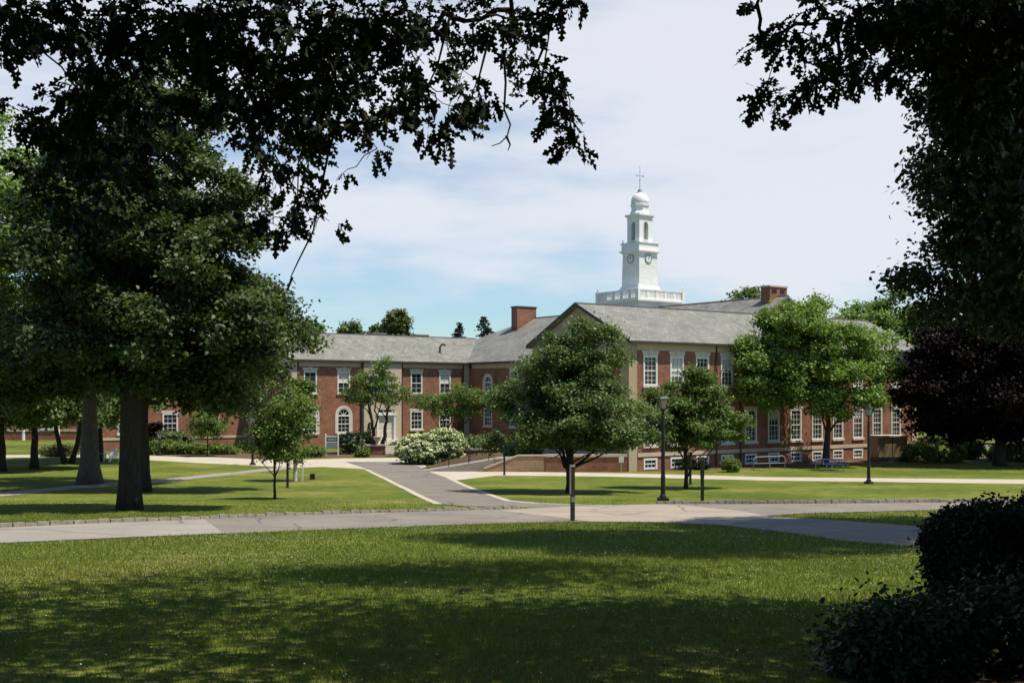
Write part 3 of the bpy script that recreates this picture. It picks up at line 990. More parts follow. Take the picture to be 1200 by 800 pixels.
# stone gable, frieze and bands (each set proud of the brick)
mb = MB()
mb.add([(-0.03, 10.23, 7.9), (-0.03, -0.03, 7.9), (-0.03, -0.03, 8.36), (-0.03, 5.1, 10.98), (-0.03, 10.23, 8.36)], [(0, 1, 2, 3, 4)])
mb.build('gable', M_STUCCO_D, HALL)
mb = MB().add([(31.33, -0.03, 7.9), (31.33, 10.23, 7.9), (31.33, 10.23, 8.36), (31.33, 5.1, 10.98), (31.33, -0.03, 8.36)], [(0, 1, 2, 3, 4)])
mb.build('gable', M_STUCCO_D, HALL)
fr = MB(); fr.box(0.62, 31.3, -0.06, 0.02, 7.9, 8.42); fr.build('frieze', M_STUCCO, HALL)
mb = MB(); mb.box(0.72, 31.28, -0.07, 0.02, 0.93, 1.17); mb.box(-0.07, 0.02, 0.72, 10.18, 0.93, 1.17)
mb.build('stone_band', M_STUCCO, HALL)
mb = MB(); mb.box(-0.09, 0.62, -0.09, 0.7, -0.3, 8.40)
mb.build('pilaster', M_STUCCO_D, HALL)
mb = MB(); mb.box(30.7, 31.39, -0.09, 0.6, -0.3, 8.40); mb.build('pilaster', M_STUCCO, HALL)

def gable_roof(name, root, x0, x1, ye0, ye1, ze, zr, t=0.2, end_shift=0.0):
    ym = (ye0 + ye1) / 2
    top = [(ye0, ze), (ym, zr), (ye1, ze)]
    mb = MB().prism_x([(y_, z_) for y_, z_ in top] + [(y_, z_ - t) for y_, z_ in reversed(top)], x0, x1)
    rf = mb.build(name, M_SLATE, root)
    rc = MB().prism_x([(ym - 0.14, zr - 0.045), (ym, zr + 0.045), (ym + 0.14, zr - 0.045), (ym, zr - 0.02)], x0 - 0.01, x1 + 0.01)
    rc.build('ridge_cap', M_GUTTER, rf)
    return rf
rf = gable_roof('roof', HALL, -0.3, 31.9, -0.38, 10.58, 8.5, 11.24)
MB().box(-0.28, 31.9, -0.50, -0.385, 8.32, 8.45).build('gutter', M_GUTTER, rf)
mb = MB()
for sg in (0, 1):
    y0_, y1_ = ((-0.4, 5.1), (10.6, 5.1))[sg]
    mb.add([(-0.34, y0_, 8.30), (-0.34, y1_, 11.05), (-0.34, y1_, 11.27), (-0.34, y0_, 8.53), (-0.305, y0_, 8.30), (-0.305, y1_, 11.05), (-0.305, y1_, 11.27), (-0.305, y0_, 8.53)],
           [(0, 1, 2, 3), (4, 7, 6, 5), (3, 2, 6, 7), (0, 4, 5, 1)])
mb.build('bargeboard', M_GUTTER, rf)
for x_ in (8.02, 10.45, 20.2):
    MB().box(x_ - 0.05, x_ + 0.05, -0.13, -0.075, 0.1, 8.35).build('downspout', M_GUTTER, HALL)

# cross wing behind, carrying the tower
wi = [('arched_small', 3.3, 5.3), ('west', 7.6, 5.2), ('west', 11.8, 5.2), ('west_lower', 3.3, 1.9), ('west_lower', 7.6, 1.9), ('west_lower', 11.8, 1.9)]
facade(HALL, (14.8, 40.0), (14.8, 10.2), -0.4, 7.62, wi)
mb = MB(); wall(mb, (30.8, 10.2), (30.8, 50.2), -0.4, 8.1); wall(mb, (30.8, 50.2), (14.8, 50.2), -0.4, 8.1)
mb.build('wall', M_BRICK, HALL, recalc=False)
MB().box(14.74, 14.82, 10.2, 39.45, 7.57, 8.1).build('frieze', M_STUCCO, HALL)
xe0, xe1, yr0, yr1, zE, zR = 14.42, 31.18, 6.0, 40.0, 8.2, 13.0
top = [(xe0, yr0, zE), (xe0, 50.5, zE), (22.8, yr1, zR), (22.8, yr0, zR), (xe1, yr0, zE), (xe1, 50.5, zE)]
bot = [(a, b, c - 0.2) for a, b, c in top]
mb = MB().add(top + bot, [(0, 3, 2, 1), (1, 2, 5), (3, 4, 5, 2), (6, 7, 8, 9), (7, 11, 8), (9, 8, 11, 10), (0, 1, 7, 6), (1, 5, 11, 7), (5, 4, 10, 11), (4, 3, 9, 10), (3, 0, 6, 9)])
rf = mb.build('roof', M_SLATE, HALL)
MB().add([(22.64, 6.0, 12.95), (22.8, 6.0, 13.05), (22.96, 6.0, 12.95), (22.64, 40.0, 12.95), (22.8, 40.0, 13.05), (22.96, 40.0, 12.95)], [(0, 1, 4, 3), (1, 2, 5, 4), (0, 2, 1), (3, 4, 5)]).build('ridge_cap', M_GUTTER, rf)
MB().box(14.30, 14.415, 10.6, 39.6, 8.02, 8.16).build('gutter', M_GUTTER, rf)
MB().add([(15.0, 6.12, 8.2), (30.6, 6.12, 8.2), (22.8, 6.12, 12.8)], [(0, 1, 2)]).build('gable', M_BRICK, HALL)
ch = MB().box(21.75, 23.85, 7.0, 7.95, 10.5, 13.72).build('chimney', M_BRICK, HALL)
MB().box(21.68, 23.92, 6.93, 8.02, 13.72, 13.85).build('chimney_cap', M_STUCCO, ch)
for xa in (22.0, 23.0):
    MB().box(xa, xa + 0.55, 6.97, 7.02, 13.25, 13.52).build('flue_opening', M_BLACK, ch)
ch = MB().box(20.4, 22.9, 39.4, 40.4, 10.5, 14.0).build('chimney', M_BRICK, HALL)
MB().box(20.33, 22.97, 39.33, 40.47, 14.0, 14.13).build('chimney_cap', M_GUTTER, ch)

# west wing
li = [('west', 1.82 + 0, 5.1), ('west_blind', 5.25, 5.1), ('arched', 1.82, 1.45), ('arched', 5.25, 1.45),
      ('west', 13.2, 5.1), ('west_blind', 16.5, 5.1), ('west_lower', 13.2, 1.6), ('west_lower', 16.5, 1.6)]
A0, A1 = (-4.6, 40.0), (14.8, 40.0)
door_open = (8.75, 10.55, 0.72, 3.0)
mbw = MB(); wall(mbw, A0, (2.85, 40.0), -0.4, 7.62, [opening(*it) for it in li[:4]])
mbw.build('wall', M_BRICK, HALL, recalc=False)
mbw = MB(); wall(mbw, (6.6, 40.0), A1, -0.4, 7.62, [(o[0] - 11.2, o[1] - 11.2, o[2], o[3]) for o in [opening(*it) for it in li[4:]]])
mbw.build('wall', M_BRICK, HALL, recalc=False)
put_windows(HALL, A0, A1, li)
# stone entrance bay, proud of the brick
mb = MB()
wall(mb, (2.65, 39.72), (6.75, 39.72), -0.4, 8.05, [(door_open[0] - 7.25, door_open[1] - 7.25, door_open[2], door_open[3] + 0.6), (1.5, 2.6, 5.3, 6.9)], 0.25)
mb.add([(2.65, 39.72, -0.4), (2.65, 40.1, -0.4), (2.65, 40.1, 8.05), (2.65, 39.72, 8.05)], [(3, 2, 1, 0)])
mb.add([(6.75, 39.72, -0.4), (6.75, 40.1, -0.4), (6.75, 40.1, 8.05), (6.75, 39.72, 8.05)], [(0, 1, 2, 3)])
mb.build('entrance_bay', M_STUCCO, HALL, recalc=False)
put_windows(HALL, (2.65, 39.74), (6.75, 39.74), [('gable', 2.05, 5.05)])
dx0 = -4.6 + door_open[0]; dx1 = -4.6 + door_open[1]
mb = MB(); mb.box(dx0 + 0.06, dx1 - 0.06, 39.9, 39.96, 0.72, 2.95)
dr = mb.build('door', M_WHITE, HALL)
mb = MB()
for a in (0, 1):
    xa = dx0 + 0.16 + a * 0.83
    for zz in ((0.9, 1.55), (1.7, 2.8)):
        mb.box(xa, xa + 0.62, 39.885, 39.905, *zz)
mb.build('door_panel', M_TRIMSTONE, dr)
mb = MB(); mb.box(dx0 - 0.12, dx0 + 0.06, 39.66, 39.95, 0.70, 3.0); mb.box(dx1 - 0.06, dx1 + 0.12, 39.66, 39.95, 0.70, 3.0); mb.box(dx0 - 0.22, dx1 + 0.22, 39.62, 39.95, 3.0, 3.2)
mb.build('door_frame', M_WHITE, dr)
MB().box(dx0, dx1, 39.86, 39.97, 3.2, 3.61).build('transom', M_WHITE, dr)
mb = MB()
for k_ in range(3): mb.box(dx0 + 0.22 + 0.48 * k_, dx0 + 0.60 + 0.48 * k_, 39.85, 39.87, 3.32, 3.5)
mb.build('fanlight', M_GLASS, dr)
mb = MB()
for i in range(4):
    mb.box(dx0 - 0.5, dx1 + 0.5, 39.68 - 0.35 * (i + 1), 39.68 - 0.35 * i - 0.003, -0.3, 0.70 - 0.17 * i)
mb.build('entrance_steps', M_TRIMSTONE, HALL)
lm = MB(); lm.box(3.1, 3.45, 39.42, 39.69, 2.3, 2.36); lm.box(3.1, 3.45, 39.42, 39.69, 1.7, 1.76)
for a, b in ((3.1, 39.42), (3.41, 39.42)): lm.box(a, a + 0.04, b, b + 0.04, 1.76, 2.3)
lm.box(3.1, 3.45, 39.64, 39.71, 1.76, 2.3)
wlamp = lm.build('wall_lantern', M_BLACK, HALL)
MB().box(3.16, 3.39, 39.47, 39.62, 1.78, 2.28).build('lantern_glass', M_LAMPGLASS, wlamp)
for xa, xb in ((-4.6, 2.62), (6.78, 14.0)):
    MB().box(xa, xb, 39.94, 40.02, 7.57, 8.1).build('frieze', M_STUCCO, HALL)
for xa, xb in ((-4.72, -4.15), (14.1, 14.75)):
    MB().box(xa, xb, 39.88, 40.4, -0.3, 8.1).build('pilaster', M_STUCCO, HALL)
mb = MB(); wall(mb, (-4.6, 50.2), (-4.6, 40.0), -0.4, 8.1); wall(mb, (14.8, 50.2), (-4.6, 50.2), -0.4, 8.1)
mb.build('wall', M_BRICK, HALL, recalc=False)
MB().add([(-4.63, 50.23, 7.57), (-4.63, 39.97, 7.57), (-4.63, 39.97, 8.05), (-4.63, 45.1, 10.7), (-4.63, 50.23, 8.05)], [(0, 1, 2, 3, 4)]).build('gable', M_STUCCO, HALL)
MB().box(-4.67, -4.58, 40.45, 50.2, 1.0, 1.24).build('stone_band', M_STUCCO, HALL)
rf = gable_roof('roof', HALL, -4.9, 19.2, 39.62, 50.58, 8.2, 10.95)
MB().box(-4.9, 14.4, 39.50, 39.615, 8.03, 8.16).build('gutter', M_GUTTER, rf)
for x_ in (-4.05, 2.5, 6.9, 14.0):
    MB().box(x_ - 0.055, x_ + 0.055, 39.82, 39.875, 0.0, 8.05).build('downspout', M_GUTTER, HALL)
for xa, w_ in ((7.2, 1.7), (12.5, 1.5)):
    v = MB().box(xa, xa + w_, 46.3, 47.2, 9.0, 11.15).build('chimney', M_BRICK, HALL)
    MB().box(xa - 0.06, xa + w_ + 0.06, 46.24, 47.26, 11.15, 11.25).build('chimney_cap', M_ZINC, v)
mb = MB().tube([(12.35, 41.6, 9.1), (12.35, 41.6, 9.75), (12.45, 41.4, 10.0), (12.6, 41.2, 10.02), (12.68, 41.1, 9.85)], 0.09, 8)
mb.build('vent_pipe', M_BLACK, HALL, smooth=True)

# ------------------------------------------------------------------ clock tower
ca, sa = math.cos(TH), math.sin(TH)
def hall_pt(x_, y_, z_=0.0):
    return Vector((7.57 + x_ * ca - y_ * sa, 73.6 + x_ * sa + y_ * ca, z_))
TOW = thing('clock_tower', 'white wooden clock tower with open belfry and dome on the hall roof ridge', 'tower', hall_pt(22.8, 23.5, 11.0), TH)
Z = lambda z_: z_ - 11.0
def rail(mb, s_, z0, z1, nb, post):
    h = s_ / 2
    for a, b, horiz in (((-h, -h), (h, -h), 1), ((-h, h), (h, h), 1), ((-h, -h), (-h, h), 0), ((h, -h), (h, h), 0)):
        L = s_
        for zz0, zz1, w_ in ((z0, z0 + 0.1, 0.16), (z1 - 0.1, z1, 0.2)):
            if horiz: mb.box(a[0] + post / 2, b[0] - post / 2, a[1] - w_ / 2, a[1] + w_ / 2, zz0, zz1)
            else: mb.box(a[0] - w_ / 2, a[0] + w_ / 2, a[1] + post / 2, b[1] - post / 2, zz0, zz1)
        for i in range(1, nb):
            u_ = -h + L * i / nb
            w_ = 0.04 if i % 6 else post * 0.4
            if horiz: mb.box(u_ - w_, u_ + w_, a[1] - 0.04 - 0.03 * (w_ > .05), a[1] + 0.04 + 0.03 * (w_ > .05), z0 + 0.1, z1 - 0.1)
            else: mb.box(a[0] - 0.04 - 0.03 * (w_ > .05), a[0] + 0.04 + 0.03 * (w_ > .05), u_ - w_, u_ + w_, z0 + 0.1, z1 - 0.1)
    for i in (-1, 1):
        for j in (-1, 1):
            mb.cbox(i * h, j * h, post, post, z0, z1 + 0.03)
            mb.lathe([(0.06, z1 + 0.03), (0.10, z1 + 0.12), (0.05, z1 + 0.22), (0.09, z1 + 0.32), (0.02, z1 + 0.46)], i * h, j * h, 8)
MB().cbox(0, 0, 5.2, 5.2, Z(11.0), Z(13.42)).build('base_block', M_TOWER, TOW)
mb = MB(); mb.cbox(0, 0, 5.5, 5.5, Z(13.3), Z(13.45)); mb.cbox(0, 0, 5.85, 5.85, Z(13.45), Z(13.62)); mb.build('cornice', M_WHITET, TOW)
mb = MB(); rail(mb, 5.55, Z(13.62), Z(14.5), 30, 0.3); mb.build('balustrade', M_WHITET, TOW)
mb = MB(); mb.cbox(0, 0, 2.85, 2.85, Z(13.62), Z(14.75)); mb.frustum(0, 0, 2.7, 2.5, Z(14.75), Z(15.0)); mb.build('plinth', M_WHITET, TOW)
MB().frustum(0, 0, 2.38, 2.24, Z(15.0), Z(18.05)).build('shaft', M_TOWER, TOW)
mb = MB(); mb.cbox(0, 0, 2.4, 2.4, Z(18.05), Z(18.17)); mb.cbox(0, 0, 2.72, 2.72, Z(18.17), Z(18.32)); mb.build('cornice', M_WHITET, TOW)
mb = MB(); mb.cbox(0, 0, 2.42, 2.42, Z(18.32), Z(18.95)); mb.cbox(0, 0, 2.58, 2.58, Z(18.95), Z(19.05))
for i in (-1, 1):
    for j in (-1, 1):
        mb.lathe([(0.05, Z(19.05)), (0.08, Z(19.14)), (0.04, Z(19.22)), (0.06, Z(19.3)), (0.015, Z(19.42))], i * 1.12, j * 1.12, 8)
mb.build('parapet', M_WHITET, TOW)
# belfry: four piers and arched heads round a dark louvred core
mb = MB()
bs, ow = 1.66, 0.50
h = bs / 2
for i in (-1, 1):
    for j in (-1, 1):
        a0, a1 = sorted((i * ow / 2, i * h)); b0, b1 = sorted((j * ow / 2, j * h))
        mb.box(a0, a1, b0, b1, Z(19.05), Z(21.42))
for q in range(4):
    vs, fs = [], []
    n_ = 8
    for i in range(n_ + 1):
        a = math.pi * i / n_
        for yy in (-h, -h + 0.35):
            vs += [(ow / 2 * math.cos(a), yy, Z(20.75) + ow / 2 * math.sin(a)), (ow / 2 * math.cos(a), yy, Z(21.42))]
    for i in range(n_):
        b0 = 4 * i
        fs += [(b0, b0 + 1, b0 + 5, b0 + 4), (b0 + 2, b0 + 6, b0 + 7, b0 + 3), (b0, b0 + 4, b0 + 6, b0 + 2)]
    rot = Matrix.Rotation(q * math.pi / 2, 3, 'Z')
    mb.add([rot @ Vector(v) for v in vs], fs)
bel = mb.build('belfry', M_WHITET, TOW)
mb = MB()
for q in range(14):
    zz = Z(19.1) + q * 0.16
    mb.cbox(0, 0, 0.9, 0.9, zz, zz + 0.09)
mb.build('louvres', M_BLACK, bel)
mb = MB()
for q in range(4):
    rot = Matrix.Rotation(q * math.pi / 2, 3, 'Z')
    sub = MB().box(-ow / 2 - 0.09, -ow / 2 - 0.005, -h - 0.04, -h + 0.05, Z(19.3), Z(20.75)).box(ow / 2 + 0.005, ow / 2 + 0.09, -h - 0.04, -h + 0.05, Z(19.3), Z(20.75)).box(-ow / 2 - 0.1, ow / 2 + 0.1, -h - 0.05, -h + 0.05, Z(19.2), Z(19.3))
    mb.add([rot @ Vector(v) for v in sub.v], sub.f)
mb.build('arch_trim', M_WHITET, bel)
mb = MB(); mb.cbox(0, 0, 1.8, 1.8, Z(21.42), Z(21.55)); mb.cbox(0, 0, 2.0, 2.0, Z(21.55), Z(21.7)); mb.build('cornice', M_WHITET, TOW)
mb = MB()
r8 = math.pi / 8
mb.lathe([(0.98, Z(21.7)), (0.93, Z(21.9)), (0.84, Z(22.05)), (0.84, Z(22.45)), (0.93, Z(22.5)), (0.93, Z(22.62)), (0.80, Z(22.66))], 0, 0, 8, r8)
mb.build('drum', M_WHITET, TOW)
prof = [(0.80, Z(22.66)), (0.83, Z(22.9))] + [(0.83 * math.cos(a) ** 0.8 + 0.0, Z(22.9) + 0.88 * math.sin(a)) for a in [R(x_) for x_ in (15, 30, 45, 58, 68)]]
MB().lathe(prof, 0, 0, 16, r8).build('dome', M_WHITET, TOW, smooth=True)
mb = MB(); mb.lathe([(0.40, Z(23.70)), (0.36, Z(23.8)), (0.22, Z(23.86)), (0.18, Z(24.05)), (0.10, Z(24.1))], 0, 0, 8); mb.build('dome_cap', M_ZINC, TOW)
mb = MB(); mb.tube([(0, 0, Z(24.05)), (0, 0, Z(26.25))], [0.035, 0.014], 6); mb.lathe([(0.01, Z(24.9)), (0.08, Z(24.97)), (0.01, Z(25.04))], 0, 0, 8)
vane = mb.build('weathervane', M_ZINC, TOW)
mb = MB(); mb.box(-0.42, 0.42, -0.012, 0.012, Z(25.33), Z(25.365)); mb.prism_y([(-0.5, Z(25.35)), (-0.34, Z(25.27)), (-0.34, Z(25.43))], -0.012, 0.012); mb.prism_y([(0.3, Z(25.32)), (0.5, Z(25.26)), (0.5, Z(25.45)), (0.3, Z(25.39))], -0.013, 0.013)
mb.build('arrow', M_ZINC, vane)
for q, ang in enumerate((0, -90, 90, 180)):
    cf = MB()
    vs = [(0.36 * math.cos(2 * math.pi * i / 24), 0.36 * math.sin(2 * math.pi * i / 24)) for i in range(24)]
    cf.prism_y(vs, -0.03, 0.05)
    o = cf.build('clock_face', M_WHITET, TOW)
    o.rotation_euler = (0, 0, R(ang))
    rad = 1.13 + 0.03
    o.location = (math.sin(R(ang)) * rad, -math.cos(R(ang)) * rad, Z(17.53))
    hh = MB()
    for i in range(12):
        a = math.pi / 6 * i
        c_, s_ = math.cos(a), math.sin(a)
        hh.tube([(0.265 * s_, -0.04, 0.265 * c_), (0.335 * s_, -0.04, 0.335 * c_)], 0.02, 4)
    hh.build('hour_marks', M_BLACK, o)
    for nm, ln, a in (('hour_hand', 0.17, R(330)), ('minute_hand', 0.27, R(20))):
        MB().tube([(-0.05 * math.sin(a), -0.055, -0.05 * math.cos(a)), (ln * math.sin(a), -0.055, ln * math.cos(a))], [0.026, 0.015], 4).build(nm, M_BLACK, o)
    rg = MB()
    for i in range(24):
        a, b = 2 * math.pi * i / 24, 2 * math.pi * (i + 1) / 24
        rg.add([(r_ * math.cos(t_), y_, r_ * math.sin(t_)) for t_ in (a, b) for r_ in (0.362, 0.42) for y_ in (-0.05, 0.04)], [(0, 2, 6, 4), (0, 4, 5, 1), (2, 3, 7, 6)])
    rg.build('clock_rim', M_ZINC, o)

# ------------------------------------------------------------------ other buildings
def side_block(name, label, x_, y_, rz, L, D, eave, ridge, wins, pil=()):
    root = thing(name, label, 'building', (x_, y_, 0), rz)
    facade(root, (0, 0), (L, 0), -0.4, eave - 0.35, wins)
    mb = MB(); wall(mb, (0, D), (0, 0), -0.4, eave - 0.1); wall(mb, (L, 0), (L, D), -0.4, eave - 0.1); wall(mb, (L, D), (0, D), -0.4, eave - 0.1)
    mb.build('wall', M_BRICK, root, recalc=False)
    MB().box(0.0, L, -0.06, 0.03, eave - 0.4, eave - 0.12).build('frieze', M_STUCCO, root)
    MB().box(0.02, L - 0.02, -0.055, 0.02, 0.95, 1.18).build('stone_band', M_STUCCO, root)
    for s_ in pil:
        MB().box(s_ - 0.3, s_ + 0.3, -0.12, 0.3, -0.3, eave - 0.14).build('pilaster', M_STUCCO, root)
    for xx in (-0.02, L + 0.02):
        MB().add([(xx, 0, eave - 0.2), (xx, D, eave - 0.2), (xx, D / 2, ridge - 0.2)], [(0, 1, 2)]).build('gable', M_STUCCO, root)
    gable_roof('roof', root, -0.3, L + 0.3, -0.35, D + 0.35, eave, ridge)
    return root
side_block('brick_annexe', 'red brick annexe behind the big shade tree, left of the long hall', -36.0, 100.0, TH * 0.95, 14.2, 9.0, 8.0, 10.6,
           [('west_lower', 6.0, 1.5), ('west_lower', 9.9, 1.5), ('west_lower', 2.0, 1.5), ('west', 2.0, 5.0), ('west', 6.0, 5.0), ('west', 9.9, 5.0)], (13.7,))
far = side_block('brick_lodge', 'low distant brick lodge with white columns behind the trees at far left', -64.0, 124.0, 0.08, 22.0, 8.0, 3.6, 6.2,
                 [('west_lower', 13.0, 1.2), ('west_lower', 18.5, 1.2), ('west_lower', 5.0, 1.2)])
for s_ in (10.7, 14.4):
    MB().lathe([(0.2, -0.2), (0.17, 0.3), (0.14, 2.95), (0.2, 3.1)], s_, -0.8, 12).build('column', M_WHITE, far)

# ------------------------------------------------------------------ ramp and terrace
RB = gpt(560, 552.5)
RAMP = thing('access_ramp', 'tan walled access ramp with black handrails rising to the hall terrace', 'ramp', (RB.x, RB.y, 0))
def slopewall(x0, x1, x2, y0, y1, h, mat, name):
    MB().prism_y([(x0, -0.2), (x2, -0.2), (x2, h), (x1, h), (x0, 0.04)], y0, y1).build(name, mat, RAMP)
slopewall(0.0, 2.55, 4.3, -0.15, 0.15, 1.02, M_TANWALL, 'ramp_wall')
slopewall(-3.9, -0.3, 1.6, 2.6, 2.9, 1.05, M_TANWALL, 'ramp_wall')
MB().prism_y([(-4.2, -0.2), (4.2, -0.2), (4.2, 0.86), (1.4, 0.86), (-3.6, 0.02)], 0.16, 2.58).build('ramp_deck', M_CONC_G, RAMP)
mb = MB(); mb.prism_y([(0.4, 0.19), (2.6, 1.03), (4.3, 1.03), (4.3, 1.11), (2.58, 1.11), (0.4, 0.27)], -0.19, 0.19)
mb.build('coping', M_STUCCO, RAMP)
for nm, y_, xs in (('handrail', 0.3, (-1.9, -0.6, 0.7, 2.0)), ('handrail', 2.4, (-3.4, -2.0, -0.6, 0.8))):
    mb = MB()
    tops = []
    for x_ in xs:
        zz = max(0.02, min(0.86, 0.02 + (x_ + 3.6) * 0.168))
        mb.tube([(x_, y_, zz - 0.03), (x_, y_, zz + 0.92)], 0.025, 6)
        tops.append((x_, y_, zz + 0.92))
    mb.tube([(tops[0][0] - 0.25, y_, tops[0][2] - 0.05)] + tops + [(tops[-1][0] + 0.3, y_, tops[-1][2] + 0.02)], 0.025, 6)
    mb.tube([(a, b, c - 0.45) for a, b, c in tops], 0.018, 6)
    mb.build(nm, M_BLACK, RAMP)
TB = gpt(640, 551)
TER = thing('terrace_wall', 'low brick terrace wall with buff stone coping beside the tan ramp', 'wall', (RB.x + 4.35, RB.y, 0))
LT = 7.57 - (RB.x + 4.35) - 0.15
MB().box(0.0, LT, -0.15, 0.2, -0.2, 0.98).build('brick_face', M_BRICK, TER)
MB().box(0.0, LT, -0.21, 0.26, 0.98, 1.14).build('coping', M_STUCCO, TER)
MB().box(0.0, LT, 0.2, 6.5, -0.2, 0.97).build('terrace_fill', M_CONC_G, TER)
WB = gpt(560, 545)
LOW = thing('planter_wall', 'short dark brick planter wall with flat coping behind the ramp', 'wall', (wpt(546, 540, 84).x, 84.0, 0))
MB().box(0, 3.4, 0, 0.35, -0.2, 0.9).build('brick_face', M_BRICK, LOW)
MB().box(-0.05, 3.45, -0.06, 0.41, 0.9, 1.02).build('coping', M_TRIMSTONE, LOW)
SB = wpt(430, 533, 94)
LOW2 = thing('planter_wall', 'low brick planter wall with pale coping below the forked entrance tree', 'wall', (SB.x, 94.0, 0))
MB().box(0, 1.5, 0, 0.35, -0.2, 0.75).build('brick_face', M_BRICK, LOW2)
MB().box(-0.05, 1.55, -0.06, 0.41, 0.75, 0.87).build('coping', M_TRIMSTONE, LOW2)
ST = thing('stone_steps', 'pale stone steps with thin iron handrail below the white entrance door', 'steps', (wpt(449, 533, 94).x, 94.0, 0))
mb = MB()
for i in range(4):
    mb.box(0, 1.9, i * 0.36, 2.6, -0.1 + 0.17 * i + (0.003 if i else 0), 0.17 * (i + 1))
mb.build('treads', M_TRIMSTONE, ST)
mb = MB(); mb.tube([(0.08, 0.1, 0.15), (0.08, 0.1, 1.05), (0.08, 1.5, 1.6), (0.08, 1.5, 0.6)], 0.03, 6); mb.build('handrail', M_BLACK, ST)

# ------------------------------------------------------------------ street furniture
def street_lamp(label, base, h, seed=0):
    root = thing('street_lamp', label, 'street lamp', base, 0.2 + seed, 'black lantern lamp posts on the campus lawns')
    hl = h - 0.62
    mb = MB(); mb.cbox(0, 0, 0.36, 0.36, -0.05, 0.12); mb.lathe([(0.15, 0.12), (0.13, 0.2), (0.085, 0.28)], 0, 0, 12); mb.build('base', M_BLACK, root)
    mb = MB(); mb.lathe([(0.095, 0.25), (0.088, 0.9), (0.098, 0.93), (0.08, 0.98), (0.066, hl - 0.25), (0.075, hl - 0.22), (0.05, hl - 0.18), (0.05, hl)], 0, 0, 12); mb.build('pole', M_BLACK, root, smooth=False)
    ln = MB()
    ln.lathe([(0.05, hl - 0.02), (0.12, hl + 0.03), (0.12, hl + 0.07)], 0, 0, 12)
    for i in (-1, 1):
        for j in (-1, 1):
            ln.tube([(i * 0.085, j * 0.085, hl + 0.06), (i * 0.15, j * 0.15, hl + 0.43)], 0.013, 5)
    lo = ln.build('lantern', M_BLACK, root)
    MB().frustum(0, 0, 0.165, 0.29, hl + 0.07, hl + 0.425).build('lamp_glass', M_LAMPGLASS, lo)
    cp = MB(); cp.cbox(0, 0, 0.46, 0.46, hl + 0.43, hl + 0.47); cp.frustum(0, 0, 0.40, 0.2, hl + 0.47, hl + 0.56); cp.lathe([(0.05, hl + 0.56), (0.06, hl + 0.6), (0.01, hl + 0.66)], 0, 0, 8)
    cp.build('lamp_cap', M_BLACK, lo)
    return root
street_lamp('tall black lantern lamp post standing at the granite kerb', gpt(777, 586.5), 4.1)
street_lamp('black lamp post beyond the pale footpath, in front of the broad round tree at right', gpt(1018, 566.5), 4.2, 0.4)
street_lamp('small black lamp post by the paved plaza between the left trees and the entrance sign', gpt(296, 544.5), 3.35, 0.3)
street_lamp('short black lamp post beside the lime green ground hedge', gpt(187, 533.5), 1.95, 0.7)

# posts
pb = gpt(671, 610.5)
root = thing('marker_post', 'square brown post with weathered grey upper plate at the front edge of the road', 'post', pb, 0.15)
MB().cbox(0, 0, 0.10, 0.12, -0.1, 1.42).build('post', M_BROWNPOST, root)
mb = MB(); mb.box(-0.075, -0.052, -0.062, 0.062, 0.72, 1.45); mb.box(-0.075, 0.06, -0.066, 0.066, 1.42, 1.47); mb.build('plate', M_GREYWOOD, root)
mb = MB(); mb.box(-0.045, 0.045, -0.066, -0.061, 0.5, 0.64); mb.build('reflector', M_ZINC, root)
pb = gpt(823, 586.5)
root = thing('marker_post', 'dark grey square post between the tall lamp post and the kerb stones', 'post', pb, 0.1)
MB().cbox(0, 0, 0.11, 0.11, -0.1, 1.55).build('post', M_BLACK, root)
mb = MB(); mb.cbox(0, 0, 0.15, 0.05, 0.9, 1.7); mb.build('plate', M_GUTTER, root)
for px_, row_, h_, lab in ((809, 568, 1.75, 'thin black post just behind the small spreading tree'), (840, 546, 1.6, 'thin black post against the basement brickwork of the hall'), (591, 556.5, 1.15, 'black bollard at the edge of the footpath in front of the tan ramp'), (337, 571.5, 1.25, 'short black bollard on the lawn beside the staked young tree')):
    b = gpt(px_, row_)
    root = thing('bollard', lab, 'bollard', b, 0)
    MB().lathe([(0.065, -0.05), (0.06, h_ - 0.08), (0.075, h_ - 0.06), (0.075, h_ - 0.02), (0.03, h_)], 0, 0, 10).build('post', M_BLACK, root)
    MB().lathe([(0.11, -0.03), (0.11, 0.03), (0.07, 0.06)], 0, 0, 10).build('foot', M_BLACK, root)
b = gpt(728, 553)
root = thing('small_sign', 'small pale notice on a thin post in front of the terrace wall', 'sign', b, 0.1)
MB().cbox(0, 0, 0.05, 0.05, -0.05, 0.95).build('post', M_GREYMETAL, root)
MB().box(-0.16, 0.16, -0.05, -0.027, 0.62, 0.98).build('panel', M_TRIMSTONE, root)
# entrance sign
b = gpt(389, 533.5)
root = thing('entrance_sign', 'cream framed campus sign with dark green header and grey green panel', 'sign', (b.x, b.y, 0), 0.12)
mb = MB()
for sg in (-1, 1):
    mb.cbox(sg * 0.5, 0, 0.11, 0.11, -0.1, 1.72); mb.lathe([(0.07, 1.72), (0.03, 1.78)], sg * 0.5, 0, 8)
mb.box(-0.445, 0.445, -0.04, 0.04, 1.52, 1.60); mb.box(-0.445, 0.445, -0.035, 0.035, 1.06, 1.12)
mb.build('frame', M_CREAMPOST, root)
MB().box(-0.44, 0.44, -0.025, 0.025, 1.125, 1.515).build('header_panel', M_SIGNGREEN, root)
MB().box(-0.36, 0.36, -0.032, -0.026, 1.2, 1.44).build('header_inset', M_SIGNGREY, root)
MB().box(-0.44, 0.44, -0.025, 0.025, 0.55, 1.055).build('lower_panel', M_SIGNGREY, root)
